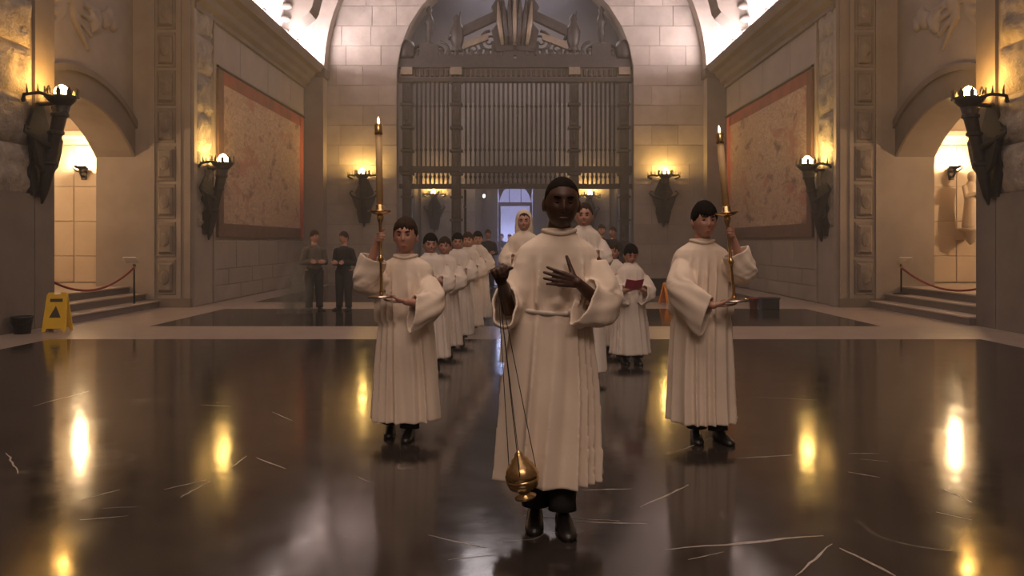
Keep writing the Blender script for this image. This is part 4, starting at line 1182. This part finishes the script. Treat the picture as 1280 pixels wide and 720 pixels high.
# ------------------------------------------------------------------ robed children in two lines
def child_spec(seed, H=1.38, hair=('fringe', 'hair_brown'), book=False, look=(0, .05, 0), cloth='alb_cloth_cool'):
    k = H / 1.38
    hz = H - .112
    return dict(skin='skin_fair', vox=.008, rvox=.011, head=(0, -.01, hz), head_sc=.93, look=look, hair=hair, seed=seed, neck=hz - .085, sh=hz - .175, W=.165 * k, hip=.68 * k, cloth=cloth,
                arms=[dict(p=[(sd * -.145, 0, hz - .24), (sd * -.20, -.06, hz - .42), (sd * -.055, -.20, hz - .36)],
                           hand=dict(d=(sd * .75, -.5, .25), n=(sd * .5, .3, .6) if book else (sd * .8, .5, 0), s=(0, -.4, 1) if not book else (0, -1, .3), curl=(15, 25, 20), sc=.82, spread=.02),
                           sleeve=dict(r0=.075, r1=.085, cw=.06, ch=.115, end=.78, droop=.8)) for sd in (1, -1)],
                legs=[dict(hip=(-.06, 0), knee=(-.06, 0, .38 * k), ank=(-.065, .01, .09), L=.21), dict(hip=(.06, 0), knee=(.06, -.03, .38 * k), ank=(.065, -.04, .09), L=.21)],
                robe=dict(hem=.10, rx=.205, ry=.175, fold=.02))
ROW = 'people in albs walking in two lines'
def put_row(src, px, d, rz, label, sc=1.0, first=False):
    o = src if first else copy_tree(src)
    o.location = ((px - VX) / FPX * d, d, 0); o.rotation_euler = (0, 0, rz); o.scale = (sc,) * 3
    tag(o, label, 'person', ROW)
    return o
kidA = person((0, 0, 0), child_spec(11, 1.39, ('fringe', 'hair_black'), look=(.12, .15, 0)))
kidB = person((0, 0, 0), child_spec(17, 1.36, ('fringe', 'hair_brown'), look=(-.1, .08, 0)))
put_row(kidA, 538, 8.35, .10, 'person in white alb first in line right behind the bearer of the upright candlestick', 1.0, True)
put_row(kidB, 556, 9.35, .05, 'person in white alb second in line behind the bearer of the upright candlestick', 1.0, True)
put_row(kidA, 572, 10.4, .0, 'person in white alb third in line behind the bearer of the upright candlestick', 1.02)
put_row(kidB, 585, 11.5, .05, 'person in white alb fourth in line behind the bearer of the upright candlestick', 1.06)
put_row(kidA, 597, 12.8, .0, 'person in white alb last in line behind the bearer of the upright candlestick', 1.06)
kidC = person((0, 0, 0), child_spec(23, 1.28, ('fringe', 'hair_black'), True, look=(.0, .42, 0)))
put_row(kidC, 788, 8.6, .12, 'person in white alb with bowed head reading an open red-covered booklet', 1.0, True)
put_row(kidB, 766, 9.4, -.05, 'person in white alb walking just behind the one reading the booklet', .95)
bk = empty('booklet', ((788 - VX) / FPX * 8.6 + .0, 8.6 - .30, .86)); tag(bk, 'open red-covered booklet held by the reading person', 'booklet')
bk.rotation_euler = (math.radians(-48), 0, .12)
for sd in (-1, 1):
    M_ = Matrix.Rotation(sd * -.22, 3, 'Y')
    m = MB().box(0, .095, -.065, .065, -.004, 0) if sd > 0 else MB().box(-.095, 0, -.065, .065, -.004, 0)
    m.v = [tuple(M_ @ Vector(v)) for v in m.v]; m.build('cover', 'red_paper', bk)
    m = MB().box(.003, .09, -.06, .06, 0, .006) if sd > 0 else MB().box(-.09, -.003, -.06, .06, 0, .006)
    m.v = [tuple(M_ @ Vector(v)) for v in m.v]; m.build('pages', 'paper', bk)

# the veiled woman and the robed man walking behind the censer bearer
ws = child_spec(31, 1.62, ('back', 'hair_brown'), look=(-.05, .02, 0), cloth='alb_cloth')
ws['W'] = .18; ws['robe'].update(rx=.24, ry=.20, hem=.06); ws['head_sc'] = .98
woman = person(((655 - VX) / FPX * 8.3, 8.3, 0), ws)
tag(woman, 'person in white robe and white veil walking behind the censer bearer', 'person')
hz = 1.62 - .112
R = []
for ring in dir_grid(40, 26):
    row = []
    for d in ring:
        x, y, z = d
        fr = -y
        t = 1.0 if (fr < .45 + .25 * max(0, z) or z > .80) else max(0.0, 1 - (fr - .45 - .25 * max(0, z)) / .12)
        k = .88 + t * .32
        q = head_point(d, k) * .98
        if z < -.1 and y > -.3: q = q + Vector((x * .05 * -z, .03 * -z, -.10 * -z))
        row.append(q + Vector((0, -.005, hz)))
    R.append(row)
MB().loft(R).build('veil', 'alb_cloth', woman, True)
ms = child_spec(37, 1.66, ('back', 'hair_brown'), look=(-.1, .05, 0), cloth='alb_cloth_cool')
ms['W'] = .165; ms['robe'].update(rx=.2, ry=.2, hem=.08); ms['head_sc'] = 1.04
man = person(((730 - VX) / FPX * 7.6, 7.6, 0), ms)
tag(man, 'person in white robe half hidden behind the censer bearer\'s shoulder', 'person')

# ------------------------------------------------------------------ dark-clothed bystanders
def standing(H, top, seed, arms_crossed=True, look=(0, 0, 0), hair=('fringe', 'hair_brown')):
    k = H / 1.7; hz = H - .115
    r = empty('person', (0, 0, 0))
    hc = Vector((0, 0, hz)); M = rot_to(*look)
    sh = hz - .21
    mb = MB(); add_head(mb, hc, M, 1.0, 32, 24)
    mb.capsule(hc + Vector((0, .015, -.06)), (0, .01, sh), .05, .06)
    mb.capsule((0, 0, sh - .03), (0, 0, .85 * k), .10, .10)
    tp = MB()
    tp.capsule((0, 0, sh - .06), (0, 0, sh - .30), .13, .135, 16); tp.capsule((0, 0, sh - .28), (0, 0, .97 * k), .135, .14, 16)
    tp.capsule((-.14 * k, 0, sh - .035), (.14 * k, 0, sh - .035), .065, .065, 14)
    for sd in (-1, 1):
        s_, e_ = Vector((sd * .18 * k, 0, sh - .04)), Vector((sd * .25 * k, .03, sh - .31 * k))
        w_ = Vector((-sd * .02, -.19, sh - .30 * k)) if arms_crossed else Vector((sd * .22 * k, -.10, sh - .56 * k))
        mb.capsule(s_, e_, .042, .036); mb.capsule(e_, w_, .034, .024)
        add_hand(mb, w_, (w_ - e_) + Vector((0, -.02, 0)), (-sd * .3, .9, 0) if arms_crossed else (-sd, 0, 0), (0, -.2, 1) if arms_crossed else (0, -1, 0), (20, 25, 20), .95, spread=.03)
        tp.capsule(s_, e_, .062, .055); tp.capsule(e_, e_.lerp(w_, .92), .055, .042)
        mb.capsule((sd * .09, 0, .85 * k), (sd * .095, -.01, .46 * k), .08, .055); mb.capsule((sd * .095, -.01, .46 * k), (sd * .10, 0, .09), .055, .036)
        add_trouser(r, (sd * .085, 0, .86 * k), (sd * .10, 0, .06), 'dark_cloth', .095, .065)
        add_shoe(r, (sd * .10, .07, 0), sd * .15, .26)
    link('body', remeshed(mb, 'body', .009, 1, .4), 'skin_fair', r)
    MB().ellipsoid((0, 0, .86 * k), (.165, .115, .13), 18, 12).build('trouser_seat', 'dark_cloth', r, True)
    link('jacket', remeshed(tp, 'jacket', .011, 4, .5), top, r)
    hair_mesh(hc, M, 1.0, hair[0], seed).build('hair', hair[1], r, True)
    face_parts(r, hc, M, 1.0, 'lip_fair', hair[1])
    return r
by1 = standing(1.52, 'grey_cloth', 3, True, (.4, .1, 0)); by1.location = P(393, 0, 15.3).to_2d().to_3d(); by1.rotation_euler = (0, 0, .5)
tag(by1, 'bystander in grey top and dark trousers standing before the tapestry wall', 'person', 'bystanders')
by2 = standing(1.50, 'dark_cloth', 4, True, (-.3, .1, 0)); by2.location = P(430, 0, 15.4).to_2d().to_3d(); by2.rotation_euler = (0, 0, -.3)
tag(by2, 'bystander all in dark clothes standing beside the one in grey', 'person', 'bystanders')
for px, d, rz, lab, scl in ((610, 22.5, .2, 'dark-clothed figure standing inside the grille at the end of the robed line', 1.1), (627, 35.5, .3, 'dark figure standing in the far doorway', 1.12),
                            (637, 37.0, -.4, 'dark figure in the daylit hall behind the one in the doorway', 1.12), (648, 36.0, .1, 'dark figure in the far doorway beside the veiled woman', 1.1),
                            (766, 20.5, -.2, 'dark-clothed figure standing far behind the reading person', 1.13), (752, 19.5, .3, 'dark-clothed figure far behind the half hidden robed person', 1.15)):
    o = copy_tree(by2); o.location = ((px - VX) / FPX * d, d, 0); o.rotation_euler = (0, 0, rz); o.scale = (scl,) * 3
    tag(o, lab, 'person', 'bystanders')

# ------------------------------------------------------------------ small things
def floor_sign(base, rz, mat, label, print_mat='dark_print', H=.62, W=.30, cat='sign'):
    r = empty('floor_sign', base, rz); tag(r, label, cat)
    for sd in (-1, 1):
        M_ = Matrix.Rotation(sd * math.radians(13), 3, 'X')
        off = Vector((0, sd * H * math.sin(math.radians(13)), 0))
        m = MB(); m.prism([(-W * .5, 0), (-W * .36, 0), (-W * .32, .05), (W * .32, .05), (W * .36, 0), (W * .5, 0), (W * .42, H * .93), (W * .36, H), (W * .16, H), (W * .13, H * .93), (-W * .13, H * .93), (-W * .16, H), (-W * .36, H), (-W * .42, H * .93)], 1, -.012, .012)
        m.v = [tuple(M_ @ Vector(v) + off) for v in m.v]
        pn = m.build('panel', mat, r)
        if sd < 0:
            for z0, z1, w in ((H * .76, H * .84, W * .26), ):
                q = MB().box(-w, w, -.0155, -.0125, z0, z1); q.v = [tuple(M_ @ Vector(v) + off) for v in q.v]; q.build('printed_bar', print_mat, pn)
            q = MB()
            q.prism([(-W * .24, H * .36), (W * .24, H * .36), (0, H * .66)], 1, -.0155, -.0125)
            q.v = [tuple(M_ @ Vector(v) + off) for v in q.v]; q.build('printed_triangle', print_mat, pn)
    return r
floor_sign(tuple(PF(72, 414)), .15, 'yellow_plastic', 'yellow folding wet floor sign beside the pier', H=.58, W=.33)
floor_sign((3.22, 17.0, 0), .9, 'orange_plastic', 'orange folding floor sign beside the person reading a booklet', H=.46, W=.34)
def bucket(base, mat, label, r0, r1, h, name='bucket'):
    r = empty(name, base); tag(r, label, name.replace('_', ' '))
    MB().lathe([(.0, 0), (r0, 0), (r1, h - .03), (r1 + .012, h - .03), (r1 + .012, h), (r1 - .008, h), (r0 - .008, .012), (.0, .012)], (0, 0, 0), 20).build('shell', mat, r, True)
    pts = [((r1 + .01) * math.cos(a), 0, h - .02 - .10 * math.sin(a)) for a in [PI * i / 10 for i in range(11)]]
    MB().tube([(p[0], -r1 * .95 * math.sin(PI * i / 10), p[2]) for i, p in enumerate(pts)], .005, 6).build('handle', 'iron', r, True)
    return r
bucket(tuple(PF(28, 417)), 'black_plastic', 'black plastic bucket at the foot of the pier', .105, .135, .25)
bucket(tuple(PF(942, 386)), 'red_plastic', 'small red bucket on the floor below the tapestry', .07, .09, .22)
b = empty('storage_box', tuple(PF(961, 386))); tag(b, 'dark lidded plastic box beside the red bucket', 'box')
MB().bbox_block(-.17, .17, -.13, .13, 0, .19, .012, 'y-').build('body', 'black_plastic', b)
MB().bbox_block(-.185, .185, -.145, .145, .19, .225, .012, 'y-').build('lid', 'black_plastic', b)
b = empty('trolley', (3.05, 17.9, 0)); tag(b, 'low black trolley behind the orange folding sign', 'trolley')
MB().box(-.35, .45, -.22, .22, .12, .5).build('body', 'black_plastic', b)
MB().tube([(-.35, -.2, .5), (-.42, -.2, .68), (-.42, .2, .68), (-.35, .2, .5)], .016, 8).build('push_bar', 'iron', b, True)
for x in (-.28, .38):
    for y in (-.18, .18):
        MB().lathe([(.0, -.02), (.06, -.02), (.06, .02), (.0, .02)], (x, y, .06), 14, Matrix.Rotation(PI / 2, 3, 'X')).build('wheel', 'black_plastic', b)

# rope barriers at the side arches
def barrier(s, px, py_top, rope_pts, label):
    base = Vector((s * 7.24, 15.2, 0)) if s < 0 else Vector((s * 7.60, 15.75, .28))
    r = empty('stanchion', base); tag(r, label, 'stanchion', 'rope stanchions')
    MB().lathe([(.0, 0), (.15, 0), (.15, .015), (.04, .035), (.014, .05)], (0, 0, 0), 20).build('base', 'iron', r, True)
    H = HC - (py_top - VY) / FPX * base.y - base.z
    MB().lathe([(.016, .03), (.016, H - .04), (.028, H - .03), (.028, H), (.0, H + .02)], (0, 0, 0), 14).build('post', 'iron', r, True)
    M_ = Matrix.Rotation(math.radians(-38), 3, 'X')
    m = MB().box(-.12, .12, -.09, .09, -.006, .006); m.v = [tuple(M_ @ Vector(v) + Vector((-s * -.06, 0, H + .09))) for v in m.v]
    pl = m.build('notice_plate', 'paper', r)
    rp = empty('barrier_rope', base + Vector((0, 0, H - .05)))
    tag(rp, 'dark red barrier rope sagging across the side arch %s' % ('behind the yellow sign' if s < 0 else 'below the white statue'), 'rope', 'barrier ropes')
    A = Vector((0, 0, 0)); B = Vector((s * .15, -(base.y - 12.45), -.02 + (-base.z if base.z < .1 else 0) * 0))
    n = 20; pts = []
    for i in range(n + 1):
        t = i / n; p = A.lerp(B, t); p.z -= .34 * 4 * t * (1 - t); pts.append(p)
    MB().tube(pts, .019, 8).build('rope', 'red_rope', rp, True)
    for p in (pts[0], pts[-1]): MB().ellipsoid(p, (.028, .028, .035), 10, 6).build('hook', 'brass', rp, True)
barrier(-1, 166, 331, None, 'iron stanchion with a white plate at the arch behind the yellow sign')
barrier(1, 1129, 331, None, 'iron stanchion with a white plate at the arch with the white statue')

# white statue on a bracket in the right side room
st = empty('wall_statue', (9.62, 16.9, 1.55)); tag(st, 'white carved figure on a wall bracket in the side room', 'statue')
mb = MB()
mb.capsule((0, 0, .1), (0, 0, .75), .17, .11, 16); mb.capsule((0, 0, .75), (0, 0, .95), .12, .10, 16)
mb.ellipsoid((0, -.03, 1.14), (.075, .09, .11), 16, 12)
for sd in (-1, 1): mb.capsule((sd * .13, 0, .92), (sd * .15, -.1, .70), .05, .045); mb.capsule((sd * .15, -.1, .70), (0, -.2, .78), .045, .035)
link('figure', remeshed(mb, 'figure', .012, 3), 'stone_warm', st)
MB().lathe([(.02, -.3), (.1, -.2), (.16, -.05), (.24, 0), (.24, .05), (.0, .05)], (0, 0, 0), 14).build('bracket', 'stone_warm', st, True)
MB().box(-.12, .12, 0, .43, -.2, .04).build('bracket_arm', 'stone_warm', st)

# ------------------------------------------------------------------ incense haze
def volume_mat(name, density, col, aniso=0.25, puff=None):
    m = bpy.data.materials.new(name); m.use_nodes = True; nt = m.node_tree
    nt.nodes.remove(nt.nodes['Principled BSDF'])
    v = nd(nt, 'ShaderNodeVolumeScatter', Density=density, Anisotropy=aniso)
    v.inputs['Color'].default_value = (*col, 1)
    nt.links.new(v.outputs[0], nt.nodes['Material Output'].inputs['Volume'])
    MATS[name] = m
    if puff:
        tc = nd(nt, 'ShaderNodeTexCoord')
        ln = nd(nt, 'ShaderNodeVectorMath', operation='LENGTH'); nt.links.new(tc.outputs['Object'], ln.inputs[0])
        fo = nd(nt, 'ShaderNodeMapRange'); fo.inputs['From Min'].default_value = 1; fo.inputs['From Max'].default_value = 0.2
        nt.links.new(ln.outputs['Value'], fo.inputs['Value'])
        ns = nd(nt, 'ShaderNodeTexNoise', Scale=2.6, Detail=4, Distortion=.8); nt.links.new(tc.outputs['Object'], ns.inputs['Vector'])
        nr = nd(nt, 'ShaderNodeMapRange'); nr.inputs['From Min'].default_value = .42; nr.inputs['From Max'].default_value = .68
        nt.links.new(ns.outputs['Fac'], nr.inputs['Value'])
        a = nd(nt, 'ShaderNodeMath', operation='MULTIPLY'); nt.links.new(fo.outputs[0], a.inputs[0]); nt.links.new(nr.outputs[0], a.inputs[1])
        b = nd(nt, 'ShaderNodeMath', operation='MULTIPLY'); nt.links.new(a.outputs[0], b.inputs[0]); b.inputs[1].default_value = density
        nt.links.new(b.outputs[0], v.inputs['Density'])
    return m
volume_mat('haze', 0.015, (0.96, 0.92, 0.93))
volume_mat('haze_blue', 0.022, (0.86, 0.85, 1.0))
o = MB().box(-5.75, 5.75, 4.2, 24.35, 0.015, 6.3).build('incense_haze', 'haze')
tag(o, 'thin incense haze hanging in the nave before the grille', 'haze', kind='stuff')
o = MB().box(-4.2, 4.2, 26.05, 33.6, 0.015, 11.4).build('incense_haze', 'haze_blue')
tag(o, 'bluish haze filling the vestibule behind the grille', 'haze', kind='stuff')
def puff(loc, scl, dens, label, seed):
    volume_mat('smoke_%d' % seed, dens, (0.95, 0.92, 0.9), 0.2, True)
    o = MB().ellipsoid((0, 0, 0), (1, 1, 1), 20, 12).build('incense_smoke', 'smoke_%d' % seed)
    o.location = loc; o.scale = scl
    tag(o, label, 'smoke', kind='stuff')
puff((P(368, 372, 14.6)), (.36, .34, .75), 12.0, 'pale wisp of incense smoke rising near the bystander in grey', 1)
puff((P(613, 420, 7.2)), (.26, .25, .40), 9.0, 'low wisp of incense smoke between the line of albs and the veiled person', 2)
